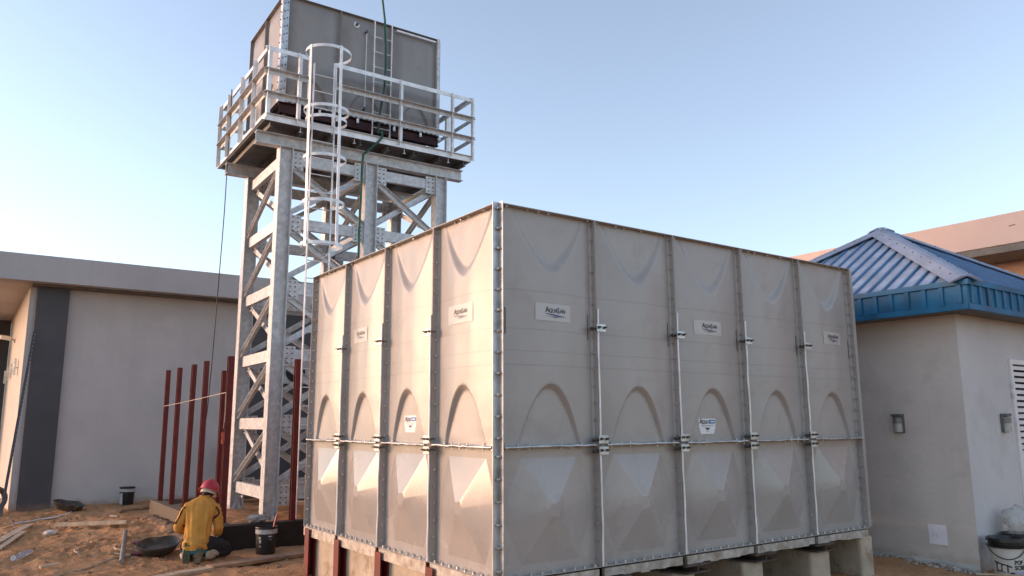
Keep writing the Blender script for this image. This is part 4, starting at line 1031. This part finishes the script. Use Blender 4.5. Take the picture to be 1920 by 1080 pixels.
b2 = bucket('paint_bucket', (-0.38, 13.25, gh(-0.38, 13.25)), 'black bucket with pale band by the grey wall, far left of the posts', 0.15, 0.36, group='paint buckets')
MB().box(-0.03, 0.03, -0.0025, 0.0025, 0.02, 0.25).build('side_label', 'bucket_band', b2, loc=(-0.115, -0.083, 0), rot=(0.1, 0, -0.62))

def big_bucket(loc, rz, label, text):
    e = empty('paint_bucket', loc, rz, label, 'bucket', 'white buckets by the pump house'); e.scale = (1.1, 1.1, 1.08)
    r, h = 0.158, 0.29
    MB().lathe([(0, 0), (0.128, 0.0), (0.132, 0.01), (r, h), (r - 0.006, h), (0.126, 0.015), (0, 0.015)], 32).build('body', 'bucket_white', e, smooth=35)
    MB().lathe([(r - 0.002, h - 0.012), (r + 0.02, h - 0.006), (r + 0.024, h + 0.012), (r + 0.004, h + 0.02), (r + 0.006, h + 0.045), (r + 0.022, h + 0.052), (r + 0.02, h + 0.085), (r + 0.002, h + 0.09), (r - 0.01, h + 0.05), (r - 0.012, h)], 32).build('lid_ring', 'bucket_black', e, smooth=35)
    MB().lathe([(0, h - 0.05), (r - 0.02, h - 0.04), (r - 0.008, h + 0.03)], 32).build('contents', 'mortar', e, smooth=35)
    pts = []
    for k in range(15):
        t = PI + 0.25 + (PI - 0.5) * k / 14; dz = -0.105 * math.sin(PI * k / 14)
        rr = r * (0.81 + 0.19 * (h + dz) / h) + 0.012; pts.append((rr * math.cos(t), rr * math.sin(t), h - 0.01 + dz))
    MB().tube(pts, 0.005, 6).build('handle', 'bucket_black', e, smooth=60)
    def wrap(x, z, off=0.003):
        rr = 0.132 + (r - 0.132) * z / h + off; t = -PI / 2 + x / rr
        return (rr * math.cos(t), rr * math.sin(t), z)
    if text:
        for txt, z, sz in (('POP', 0.125, 0.058), ('SCREED', 0.072, 0.058)):
            vs_, fs_ = text_mesh(txt, sz, 'LEFT', 0, 0.002); mb = MB(); mb.add([wrap(0.055 + p.x * 0.9, z + p.y) for p in vs_], fs_); mb.build('lettering', 'ink_black', e)
        def patch(x0, x1, z0, z1, m, off=0.003, n=8, zs=0.0):
            mb = MB(); vs_ = []
            for k in range(n + 1):
                x = x0 + (x1 - x0) * k / n; s_ = zs * k / n; vs_ += [wrap(x, z0 + s_, off), wrap(x, z1 + s_, off)]
            mb.add(vs_, [(2*k, 2*k+2, 2*k+3, 2*k+1) for k in range(n)]); mb.build('printed_mark', m, e)
        patch(-0.12, 0.0, 0.035, 0.13, 'print_brown', zs=-0.01); patch(-0.135, 0.03, 0.135, 0.15, 'ink_black', 0.0035, zs=-0.045); patch(-0.10, -0.07, 0.06, 0.12, 'bucket_white', 0.005); patch(-0.055, -0.03, 0.05, 0.11, 'bucket_white', 0.005)
        patch(-0.03, -0.018, 0.01, 0.11, 'bucket_white', 0.0055); patch(-0.11, 0.0, 0.03, 0.04, 'bucket_white', 0.006); patch(0.01, 0.05, 0.02, 0.045, 'ink_black', 0.0035); patch(0.06, 0.17, 0.02, 0.055, 'print_lilac')
    return e
big_bucket((6.47, -0.79, gh(6.47, -0.79)), math.radians(-66), 'white bucket with house picture and black rim in the lower right corner', True)
big_bucket((6.97, -0.74, gh(6.97, -0.74)), 0.4, 'bucket with black rim behind the printed one, holding a plastic bag', False)
def lump(name, m, loc, scale, amp, sc, seed, label, cat, sub=4):
    ic = bmesh.new(); bmesh.ops.create_icosphere(ic, subdivisions=sub, radius=1.0); me = bpy.data.meshes.new(name); ic.to_mesh(me); ic.free(); me.materials.append(MATS[m])
    o = bpy.data.objects.new(name, me); link(o)
    for v in me.vertices:
        n1 = noise.noise_vector(v.co * sc + Vector((seed, 0, seed))); v.co += n1 * amp
        n2 = abs(noise.noise(v.co * sc * 2.3 + Vector((0, seed, 0)))); v.co *= 1 - 0.35 * n2 * amp * 2
        v.co.x *= scale[0]; v.co.y *= scale[1]; v.co.z *= scale[2]
    me.shade_smooth(); me.update(); o.location = loc
    return tag(o, label, cat)
lump('plastic_bag', 'plastic_bag', (6.95, -0.72, 0.50), (0.16, 0.15, 0.16), 0.5, 1.6, 3, 'crumpled clear plastic bag lying in the rear bucket', 'plastic bag')
# bundle of gloves / shoes on the dark wall
b_ = lump('cloth_bundle', 'cloth_grey', (0.13, 6.17, 0.375), (0.14, 0.09, 0.062), 0.35, 1.7, 5, 'grey and white rag bundle lying on top of the black wall front', 'rags')
# head pans
def pan(loc, rz, tilt, label, fill=True, r=0.24, sx=1.25):
    e = empty('head_pan', loc, rz, label, 'basin', 'black rubber basins'); e.rotation_euler = (tilt[0], tilt[1], rz)
    mb = MB(); prof = [(0.0, 0.0), (r * 0.55, 0.004), (r * 0.78, 0.035), (r * 0.95, 0.11), (r, 0.135), (r * 1.03, 0.132), (r * 1.03, 0.124), (r * 0.975, 0.105), (r * 0.80, 0.026), (r * 0.56, -0.008), (0.0, -0.012)]
    mb.lathe(prof, 36, sx=sx)
    o = mb.build('shell', 'rubber', e, smooth=50)
    for v in o.data.vertices:
        a = math.atan2(v.co.y, v.co.x); v.co.z += 0.018 * (v.co.z / 0.13) * noise.noise(Vector((math.cos(a) * 1.5, math.sin(a) * 1.5, 2))); v.co.x *= 1 + 0.05 * math.sin(3 * a)
    if fill:
        mb = MB().lathe([(0.0, 0.06), (r * 0.4, 0.066), (r * 0.7, 0.05), (r * 0.835, 0.044)], 36, sx=sx); q = mb.build('mortar', 'mortar', e, smooth=60); noisy(q, 0.012, 12)
    return e
pan((-1.10, 6.35, gh(-1.10, 6.35) + 0.03), 0.35, (0.20, -0.10), 'black rubber basin of mortar on the sand beside the kneeling worker', r=0.215, sx=1.3)
pan((-1.53, 12.55, gh(-1.53, 12.55) + 0.03), 0.6, (0.22, 0.12), 'black rubber basin tilted on the sand near the charcoal column', r=0.25, sx=1.2)
# planks
def plank(p, q, w, t, m, label, lift=0.0, twist=0.0, group='loose planks on the sand'):
    p = Vector((p[0], p[1], gh(p[0], p[1]) + t / 2 + lift)); q = Vector((q[0], q[1], gh(q[0], q[1]) + t / 2 + lift))
    n = 10; mb = MB(); d = (q - p).normalized(); sd = d.cross(Vector((0, 0, 1))).normalized(); up = sd.cross(d)
    for k in range(n + 1):
        c = p.lerp(q, k / n); ww = w * (1 + 0.05 * noise.noise(Vector((k * 0.8, p.x, 1)))); tw = twist * k / n
        a = sd * math.cos(tw) + up * math.sin(tw); b = up * math.cos(tw) - sd * math.sin(tw)
        for x, y in ((-ww/2, -t/2), (ww/2, -t/2), (ww/2, t/2), (-ww/2, t/2)): mb.v.append(tuple(c + a * x + b * y))
    for k in range(n):
        for e in range(4): mb.f.append((k*4+e, k*4+(e+1) % 4, k*4+4+(e+1) % 4, k*4+4+e))
    mb.f += [(3,2,1,0), (n*4, n*4+1, n*4+2, n*4+3)]
    return tag(mb.build('plank', m), label, 'plank', group)
plank((-1.95, 9.85), (-1.06, 8.85), 0.11, 0.05, 'wood_pale', 'long pale plank lying on the sand above the metal tube', 0.075)
plank((-2.85, 8.45), (-2.28, 10.55), 0.12, 0.03, 'wood_pale', 'pale plank at the left edge of the picture, the longer of two', 0.03)
plank((-2.80, 8.1), (-2.42, 9.6), 0.08, 0.025, 'wood_pale', 'narrow pale plank at the left edge, just in front of the longer one', 0.02)
plank((-2.0, 4.30), (-0.82, 4.83), 0.14, 0.035, 'wood_pale', 'pale planed board ending near the worker shoes at the bottom edge', 0.03)
plank((-0.80, 4.95), (0.75, 5.24), 0.20, 0.04, 'wood_muddy', 'muddy brown scaffold board running from the shoes to the large tank', 0.005)
plank((-0.72, 11.95), (-0.05, 12.40), 0.13, 0.04, 'wood_muddy', 'weathered plank behind the low wall, below the far bucket', 0.02)
plank((-0.1, 9.9), (1.9, 10.2), 0.14, 0.05, 'wood_muddy', 'dusty plank lying inside the low wall behind the tower legs', 0.25)
# tubes, hoses, small things
za = gh(-1.19, 8.3)
o = MB().tube([(-1.20, 8.2, gh(-1.2, 8.2) + 0.07), (-1.62, 5.8, gh(-1.62, 5.8) + 0.05)], 0.03, 14).build('metal_tube', 'metal_tube', smooth=40); tag(o, 'short grey metal tube lying on the sand across cream hoses', 'metal tube')
o = MB().tube([(-2.68, 7.05, gh(-2.68, 7.05) + 0.04), (-2.64, 7.1, gh(-2.66, 7.1) + 0.045), (-2.50, 7.3, gh(-2.5, 7.3) + 0.045), (-2.47, 7.34, gh(-2.5, 7.3) + 0.045), (-2.45, 7.37, gh(-2.5, 7.3) + 0.045)], [0.036, 0.038, 0.037, 0.016, 0.014], 14).build('plastic_bottle', 'bottle_plastic', smooth=40); tag(o, 'small empty plastic bottle lying on the sand at lower left', 'bottle')
def hose(pts, r, m, label, name='hose', cat='hose', lift=0.4):
    P = [(x, y, gh(x, y) + r * 0.8 + (z if len(q) else 0)) for (x, y, z, *q) in [(p[0], p[1], p[2] if len(p) > 2 else 0, 1) for p in pts]]
    sp = smooth_pts(P, 6); sp = [Vector((p.x, p.y, max(p.z, gh(p.x, p.y) + r * 0.6))) for p in sp]
    return tag(MB().tube(sp, r, 8).build(name, m, smooth=60), label, cat)
hose([(-2.6, 5.0), (-2.32, 5.42), (-2.0, 5.75), (-1.72, 6.1), (-1.5, 6.35), (-1.2, 6.45)], 0.018, 'hose_cream', 'cream hose curving over the sand from the bottom edge to the basin')
hose([(-1.86, 7.35), (-1.98, 7.15), (-1.93, 6.92), (-1.62, 6.72), (-1.25, 6.40)], 0.014, 'hose_cream', 'thin cream hose with a hooked end left of the metal tube')
hose([(-1.45, 7.35), (-1.5, 7.0), (-1.25, 6.78), (-1.12, 6.66)], 0.013, 'hose_cream', 'short loop of cream hose just left of the basin')
hose([(-2.45, 11.2), (-2.25, 11.5), (-1.95, 11.95), (-1.6, 12.2), (-1.2, 12.9)], 0.014, 'white_paint', 'white plastic pipe lying along the foot of the charcoal column', 'white_pipe', 'pipe')
lump('purple_cloth', 'cloth_purple', (-1.18, 7.15, gh(-1.18, 7.15) + 0.02), (0.11, 0.11, 0.03), 0.4, 1.5, 8, 'crumpled dark purple cloth just above the basin', 'cloth', 3)
lump('purple_cloth', 'cloth_purple', (-1.33, 6.35, gh(-1.33, 6.35) + 0.02), (0.10, 0.10, 0.03), 0.4, 1.5, 11, 'crumpled dark purple cloth between tube and basin', 'cloth', 3)
lump('pale_stone', 'stone_white', (-2.08, 9.3, gh(-2.08, 9.3) + 0.02), (0.11, 0.09, 0.05), 0.3, 1.5, 4, 'pale lump of mortar on the sand below the long plank', 'stone', 3)
for k, (x, y, l, w, rz_, m_, lb_) in enumerate(((-2.35, 6.2, 0.22, 0.05, 0.4, 'wood_pale', 'short wood offcut on the sand near the bottle'), (-1.75, 10.9, 0.26, 0.06, 1.1, 'wood_muddy', 'muddy wood offcut on the sand behind the long plank'), (-0.95, 10.9, 0.18, 0.05, 2.2, 'wood_pale', 'small wood offcut near the far end of the low wall'))):
    tag(MB().box(-l / 2, l / 2, -w / 2, w / 2, -0.012, 0.018).build('wood_offcut', m_, loc=(x, y, gh(x, y) + 0.02), rot=(0.08, -0.06, rz_), bevel=0.003), lb_, 'offcut', 'wood offcuts')
# tyre of a barrow at the left edge
ty = empty('barrow_wheel', (-2.72, 13.0, 0.28), 0.5, 'black rubber wheel at the left edge in front of the porch', 'wheel')
mb = MB(); n, k_ = 28, 10
for i in range(n):
    t = 2 * PI * i / n
    for j in range(k_):
        s_ = 2 * PI * j / k_; r = 0.2 + 0.05 * math.cos(s_); mb.v.append((r * math.cos(t), 0.05 * math.sin(s_), r * math.sin(t)))
for i in range(n):
    for j in range(k_): mb.f.append((i*k_+j, i*k_+(j+1) % k_, ((i+1) % n)*k_+(j+1) % k_, ((i+1) % n)*k_+j))
mb.build('tyre', 'rubber', ty, smooth=60)
MB().tube([(0, -0.06, 0), (0, 0.06, 0)], 0.05, 12).bar((0, 0, -0.16), (0, 0, 0.16), 0.03, 0.02).bar((-0.16, 0, 0), (0.16, 0, 0), 0.03, 0.02).build('hub', 'galvanised_light', ty)
# rubble along the pump house and pebbles on the sand
rub = MB()
def stone_into(mb, c, r, seed):
    ic = bmesh.new(); bmesh.ops.create_icosphere(ic, subdivisions=1, radius=r)
    vs_ = []
    for v in ic.verts:
        p = v.co + noise.noise_vector(v.co / r * 1.3 + Vector((seed, seed, 0))) * r * 0.5; p.z *= 0.65; vs_.append(p + Vector(c))
    fs_ = [tuple(v.index for v in f.verts) for f in ic.faces]; ic.free(); mb.add(vs_, fs_)
for k in range(150):
    y = random.uniform(-0.6, 1.6); x = 6.36 - abs(random.gauss(0, 0.12)); r = random.choice([0.012, 0.018, 0.025, 0.04])
    stone_into(rub, (x, y, gh(x, y) + r * 0.3), r, k * 1.7)
stuff(rub.build('rubble', 'stone')); bpy.data.objects['rubble']['label'] = 'broken mortar rubble along the foot of the pump house wall'; bpy.data.objects['rubble']['category'] = 'rubble'
peb = MB()
for k in range(420):
    x = random.uniform(-3.1, 0.5); y = random.uniform(4.2, 13.2); r = random.choice([0.006, 0.009, 0.012, 0.016, 0.026])
    if x > -0.45 and y > 6: continue
    stone_into(peb, (x, y, gh(x, y) + r * 0.2), r, k * 2.3)
o = stuff(peb.build('pebbles', 'wood_muddy')); o['label'] = 'clods and pebbles scattered over the sand'; o['category'] = 'pebbles'
peb = MB()
for k in range(30):
    x = random.uniform(-2.9, -0.9); y = random.uniform(5, 12); stone_into(peb, (x, y, gh(x, y) + 0.006), random.choice([0.008, 0.012, 0.02]), k * 3.1)
o = stuff(peb.build('white_chips', 'stone_white')); o['label'] = 'white mortar chips scattered on the sand'; o['category'] = 'chips'
bank = MB(); nx, ny = 16, 110
for j in range(ny + 1):
    for i in range(nx + 1):
        y = 6.1 + 4.4 * j / ny; w_ = 0.30 + 0.16 * noise.noise(Vector((y * 1.7, 3, 0))); x = -0.41 - w_ * i / nx; t_ = i / nx
        p = Vector((x, y, 9)); bank.v.append((x, y, gh(x, y) + 0.075 * (1 - t_) * (0.7 + 0.6 * noise.noise(p * 4)) + 0.035 * abs(noise.noise(p * 14)) * (1 - t_ * t_) - 0.03 * t_ ** 4))
for j in range(ny):
    for i in range(nx):
        a = j * (nx + 1) + i; bank.f.append((a, a + 1, a + nx + 2, a + nx + 1))
o = stuff(bank.build('wet_soil', 'mud_dark', smooth=60)); o['label'] = 'dark wet soil heaped along the foot of the low wall'; o['category'] = 'soil'
o = MB().bar((6.05, -0.62, gh(6.05, -0.62) + 0.02), (6.35, -0.98, gh(6.35, -0.98) + 0.02), 0.03, 0.015).build('stick', 'wood_pale'); tag(o, 'thin pale stick on the ground in front of the printed bucket', 'stick')

# ------------------------------------------------------------------ the kneeling worker
WB = Vector((-0.82, 5.56, 0.0)); WB.z = gh(WB.x, WB.y) - 0.01
fw = Vector((0.39, 0.92, 0)).normalized(); rt = Vector((fw.y, -fw.x, 0))
wrz = math.atan2(rt.y, rt.x)        # local x = right, local y = forward
def skin(name, verts, edges, m, parent=None, sub=2, root=0):
    me = bpy.data.meshes.new(name); me.from_pydata([v[:3] for v in verts], edges, [])
    o = bpy.data.objects.new(name, me); COL.objects.link(o)
    o.modifiers.new('skin', 'SKIN'); sk = me.skin_vertices[0].data
    for i, v in enumerate(verts):
        sk[i].radius = (v[3], v[4] if len(v) > 4 else v[3]); sk[i].use_root = (i == root)
    sb = o.modifiers.new('sub', 'SUBSURF'); sb.levels = sub; sb.render_levels = sub
    dg = bpy.context.evaluated_depsgraph_get()
    nm = bpy.data.meshes.new_from_object(o.evaluated_get(dg)); nm.name = name
    bpy.data.objects.remove(o); bpy.data.meshes.remove(me)
    nm.materials.clear(); nm.materials.append(MATS[m]); nm.shade_smooth()
    o = bpy.data.objects.new(name, nm); link(o, parent); return o
# body: pelvis, spine, neck, head, arms, legs, hands with fingers
Bv = [(0, 0.03, 0.24, .12, .10), (0.005, 0.08, 0.38, .115, .09), (0.01, 0.15, 0.55, .13, .09), (0.02, 0.20, 0.69, .10, .075), (0.045, 0.235, 0.755, .05, .055), (0.07, 0.275, 0.81, .072, .082), (0.078, 0.30, 0.87, .085, .098), (0.078, 0.30, 0.935, .06, .065),
      (-0.155, 0.19, 0.665, .06), (-0.255, 0.15, 0.43, .045), (-0.14, 0.36, 0.34, .032), (-0.12, 0.42, 0.335, .035, .02),
      (0.19, 0.20, 0.655, .06), (0.25, 0.17, 0.385, .045), (0.17, 0.40, 0.33, .032), (0.155, 0.46, 0.325, .035, .02),
      (-0.10, 0.03, 0.22, .09), (-0.11, 0.44, 0.09, .062), (-0.09, 0.02, 0.10, .05), (-0.075, -0.06, 0.09, .04),
      (0.10, 0.04, 0.22, .09), (0.33, 0.33, 0.09, .062), (0.13, 0.02, 0.10, .05), (0.08, -0.06, 0.09, .04)]
Be = [(0,1),(1,2),(2,3),(3,4),(4,5),(5,6),(6,7),(3,8),(8,9),(9,10),(10,11),(3,12),(12,13),(13,14),(14,15),(0,16),(16,17),(17,18),(18,19),(0,20),(20,21),(21,22),(22,23)]
for hi, sg in ((11, 1), (15, -1)):
    h = Bv[hi]
    for k in range(4):
        i0 = len(Bv); dx = (-0.027 + 0.018 * k) * sg; L = (0.07, 0.08, 0.075, 0.06)[k]
        Bv.append((h[0] + dx, h[1] + 0.03, h[2] + 0.0, .009)); Bv.append((h[0] + dx * 1.1, h[1] + 0.03 + L * 0.55, h[2] - 0.012, .008)); Bv.append((h[0] + dx * 1.1, h[1] + 0.03 + L * 0.8, h[2] - 0.045, .007))
        Be += [(hi, i0), (i0, i0 + 1), (i0 + 1, i0 + 2)]
    i0 = len(Bv); Bv.append((h[0] + 0.04 * sg, h[1] - 0.0, h[2] - 0.01, .010)); Bv.append((h[0] + 0.055 * sg, h[1] + 0.04, h[2] - 0.025, .008)); Be += [(hi, i0), (i0, i0 + 1)]
person = skin('person', Bv, Be, 'skin_dark')
person.location = WB; person.rotation_euler = (0, 0, wrz); person.scale = (0.93, 0.95, 1.0)
tag(person, 'worker kneeling at the low wall in ochre long sleeved shirt and red helmet', 'person')
# ears
for sg in (-1, 1):
    pass
# shirt: lofted torso rings + skinned sleeves
mb = MB(); n = 64
rings = [  # cx, cy, z, rx, ry
    (0.0, -0.005, 0.155, 0.165, 0.135), (0.0, 0.0, 0.19, 0.178, 0.145), (0.0, 0.015, 0.25, 0.176, 0.14), (0.0, 0.04, 0.31, 0.166, 0.125), (0.002, 0.07, 0.40, 0.170, 0.12), (0.006, 0.105, 0.50, 0.182, 0.12), (0.01, 0.14, 0.58, 0.198, 0.118), (0.014, 0.165, 0.645, 0.205, 0.108), (0.018, 0.185, 0.70, 0.188, 0.094), (0.024, 0.20, 0.738, 0.140, 0.082), (0.034, 0.216, 0.766, 0.082, 0.07), (0.042, 0.228, 0.785, 0.064, 0.062)]
_r = []
for i in range(len(rings) - 1):
    for j in range(4): _r.append(tuple(rings[i][q] + (rings[i+1][q] - rings[i][q]) * j / 4 for q in range(5)))
rings = _r + [rings[-1]]
for ri, (cx, cy, z, rx, ry) in enumerate(rings):
    for k in range(n):
        t = 2 * PI * k / n; c, s_ = math.cos(t), math.sin(t)
        e = 0.78
        x = math.copysign(abs(c) ** e, c) * rx; y = math.copysign(abs(s_) ** e, s_) * ry
        wr = 0.012 * noise.noise(Vector((t * 2.2, z * 5, 1))) + 0.016 * noise.noise(Vector((c * 7 + z * 5, s_ * 3, z * 3.0))) - 0.012 * abs(noise.noise(Vector((c * 9 - z * 9, s_ * 2, z * 6 + 3)))) + (0.012 * math.sin(z * 60 + 4 * t) * sstep(0.36, 0.26, z))
        k2 = 1 + wr / 0.15
        mb.v.append((cx + x * k2, cy + y * k2, z + 0.008 * noise.noise(Vector((t * 3, z * 3, 4)))))
for i in range(len(rings) - 1):
    for k in range(n): mb.f.append((i*n+k, i*n+(k+1) % n, (i+1)*n+(k+1) % n, (i+1)*n+k))
sh = mb.build('shirt', 'shirt_ochre', person, smooth=180)
sm = sh.modifiers.new('sub', 'SUBSURF'); sm.levels = 1; sm.render_levels = 1
def sleeve(pts, name, m, sub=2, amp=0.012):
    sp = smooth_pts([p[:3] for p in pts], 8); rs = []; kr = 0.88 if name == 'sleeve' else 0.95
    pts = [(*p[:3], p[3] * kr) for p in pts]
    for i in range(len(pts) - 1):
        for j in range(8): rs.append((pts[i][3] + (pts[i+1][3] - pts[i][3]) * j / 8) * (1 + 0.07 * math.sin(len(rs) * 1.9) * (1 if name == 'sleeve' else 0.4)))
    rs.append(pts[-1][3])
    o = MB().tube(sp, rs, 22).build(name, m, sh if name == 'sleeve' else person, smooth=180)
    for v in o.data.vertices:
        v.co += noise.noise_vector(v.co * 14) * amp + noise.noise_vector(v.co * 32) * amp * 0.5
    return o
sleeve([(-0.10, 0.165, 0.665, .062), (-0.165, 0.16, 0.64, .075), (-0.215, 0.15, 0.54, .072), (-0.262, 0.125, 0.425, .068), (-0.235, 0.21, 0.37, .066), (-0.16, 0.33, 0.345, .05)], 'sleeve', 'shirt_ochre')
sleeve([(0.13, 0.175, 0.665, .062), (0.195, 0.17, 0.63, .075), (0.232, 0.16, 0.52, .074), (0.255, 0.135, 0.39, .072), (0.24, 0.20, 0.335, .068), (0.185, 0.35, 0.335, .05)], 'sleeve', 'shirt_ochre')
# dark trim down the sleeves
for sg, pts in ((-1, [(-0.185, 0.10, 0.665), (-0.232, 0.10, 0.60), (-0.262, 0.09, 0.52), (-0.30, 0.07, 0.46)]), (1, [(0.215, 0.10, 0.655), (0.262, 0.09, 0.58), (0.225, 0.075, 0.535), (0.19, 0.08, 0.515)])):
    MB().tube(smooth_pts(pts), 0.011, 6).build('sleeve_trim', 'trim_dark', sh, smooth=60)
MB().tube([(0.042 + 0.066 * math.cos(t), 0.228 + 0.064 * math.sin(t), 0.785) for t in [2 * PI * k / 20 for k in range(21)]], 0.008, 6).build('collar', 'shirt_ochre', sh, smooth=60)
# trousers, waist, socks and shoes
sleeve([(-0.09, -0.0, 0.20, .115), (-0.11, 0.12, 0.19, .105), (-0.11, 0.34, 0.13, .085), (-0.11, 0.44, 0.085, .07), (-0.14, 0.25, 0.07, .066), (-0.11, 0.06, 0.075, .062)], 'trousers', 'trouser_dark')
sleeve([(0.09, 0.0, 0.20, .115), (0.17, 0.10, 0.19, .105), (0.30, 0.24, 0.14, .09), (0.36, 0.30, 0.085, .072), (0.27, 0.18, 0.075, .066), (0.17, 0.03, 0.08, .062)], 'trousers', 'trouser_dark')
mb = MB().lathe([(0.150, 0.10), (0.172, 0.13), (0.168, 0.175), (0.15, 0.2)], 28, c=(0, 0.0, 0), sy=0.80); mb.build('waistband', 'shorts_teal', person, smooth=60)
sleeve([(-0.10, 0.10, 0.075, .05), (-0.14, 0.02, 0.075, .056), (-0.115, -0.05, 0.085, .052)], 'sock', 'sock_cream', amp=0.02)
sleeve([(0.24, 0.10, 0.085, .05), (0.20, 0.02, 0.075, .062), (0.13, -0.04, 0.08, .058)], 'sock', 'sock_cream', amp=0.025)
def shoe(cx, rz, lean, sole_m):
    e = Vector((cx, -0.185, 0.015))
    # sole outline standing on its toes: u across, w from toe (0) to heel (1)
    mb = MB(); pts = []
    outl = [(0.0, -0.035), (0.03, -0.045), (0.09, -0.047), (0.15, -0.036), (0.21, -0.034), (0.25, -0.026), (0.262, 0.0), (0.25, 0.026), (0.21, 0.034), (0.15, 0.036), (0.09, 0.047), (0.03, 0.045), (0.0, 0.035), (-0.012, 0.0)]
    nn = len(outl)
    for off in (0.0, 0.022):
        for w, u in outl: mb.v.append((u, off, w))
    mb.f = [(i, (i+1) % nn, nn + (i+1) % nn, nn + i) for i in range(nn)] + [tuple(range(nn)), tuple(range(2*nn-1, nn-1, -1))]
    for w in (0.03, 0.06, 0.09, 0.20, 0.225): mb.box(-0.034 if w > 0.1 else -0.042, 0.034 if w > 0.1 else 0.042, -0.006, -0.0001, w, w + 0.014)
    o = mb.build('shoe', sole_m, person); o.location = e; o.rotation_euler = (lean, 0, rz)
    up = MB(); k = 16
    for w, rx, d in ((0.0, 0.036, 0.05), (0.06, 0.045, 0.065), (0.13, 0.038, 0.085), (0.20, 0.036, 0.10), (0.25, 0.028, 0.09)):
        for j in range(k):
            t = PI * j / (k - 1); up.v.append((-rx * math.cos(t), 0.02 + d * math.sin(t), w))
    for i in range(4):
        for j in range(k - 1): up.f.append((i*k+j, i*k+j+1, (i+1)*k+j+1, (i+1)*k+j))
    up.f += [tuple(range(k)), tuple(range(5*k-1, 4*k-1, -1))]
    up.build('shoe_upper', 'shoe_upper', o, smooth=60)
shoe(-0.085, 0.10, -0.35, 'sole_green'); shoe(0.05, -0.22, -0.42, 'sole_brown')
# helmet over a white cap band
hm = MB(); prof = [(0.128, 0.0), (0.126, 0.03), (0.117, 0.07), (0.092, 0.115), (0.052, 0.143), (0.0, 0.152)]
hm.lathe(prof, 32, sy=1.16)
hl = hm.build('helmet', 'helmet_red', person, smooth=50)
hl.location = (0.08, 0.305, 0.838); hl.rotation_euler = (-0.30, 0.26, 0.1)
br = MB().lathe([(0.124, 0.006), (0.15, -0.008), (0.152, -0.014), (0.124, -0.004)], 32, sy=1.16)
for i, v in enumerate(br.v):
    if v[1] > 0.05: br.v[i] = (v[0], v[1] * 1.22, v[2] - 0.012)
br.build('brim', 'helmet_red', hl, smooth=50)
MB().tube([(0, -0.12, 0.085), (0, -0.06, 0.146), (0, 0.03, 0.158), (0, 0.11, 0.11)], 0.010, 8).build('crest', 'helmet_red', hl, smooth=60)
MB().lathe([(0.105, -0.045), (0.112, -0.02), (0.108, 0.01), (0.09, 0.0)], 24, sy=1.12).build('cap_band', 'cap_white', hl, smooth=60)
# ears and nose on the head
for sg in (-1, 1):
    ic = bmesh.new(); bmesh.ops.create_icosphere(ic, subdivisions=2, radius=0.03); me = bpy.data.meshes.new('ear'); ic.to_mesh(me); ic.free(); me.materials.append(MATS['skin_dark']); me.shade_smooth()
    o = bpy.data.objects.new('ear', me); link(o, person); o.location = (0.076 + sg * 0.08, 0.29, 0.815); o.scale = (0.35, 0.7, 1.1)
o = MB().box(-0.02, 0.02, -0.015, 0.015, 0, 0.09).build('float_tool', 'green_hose', loc=T(-0.9, 0.2, 0.33) - Vector((0, 0.1, 0))); tag(o, 'small green tool standing on the low wall left of the worker', 'tool')
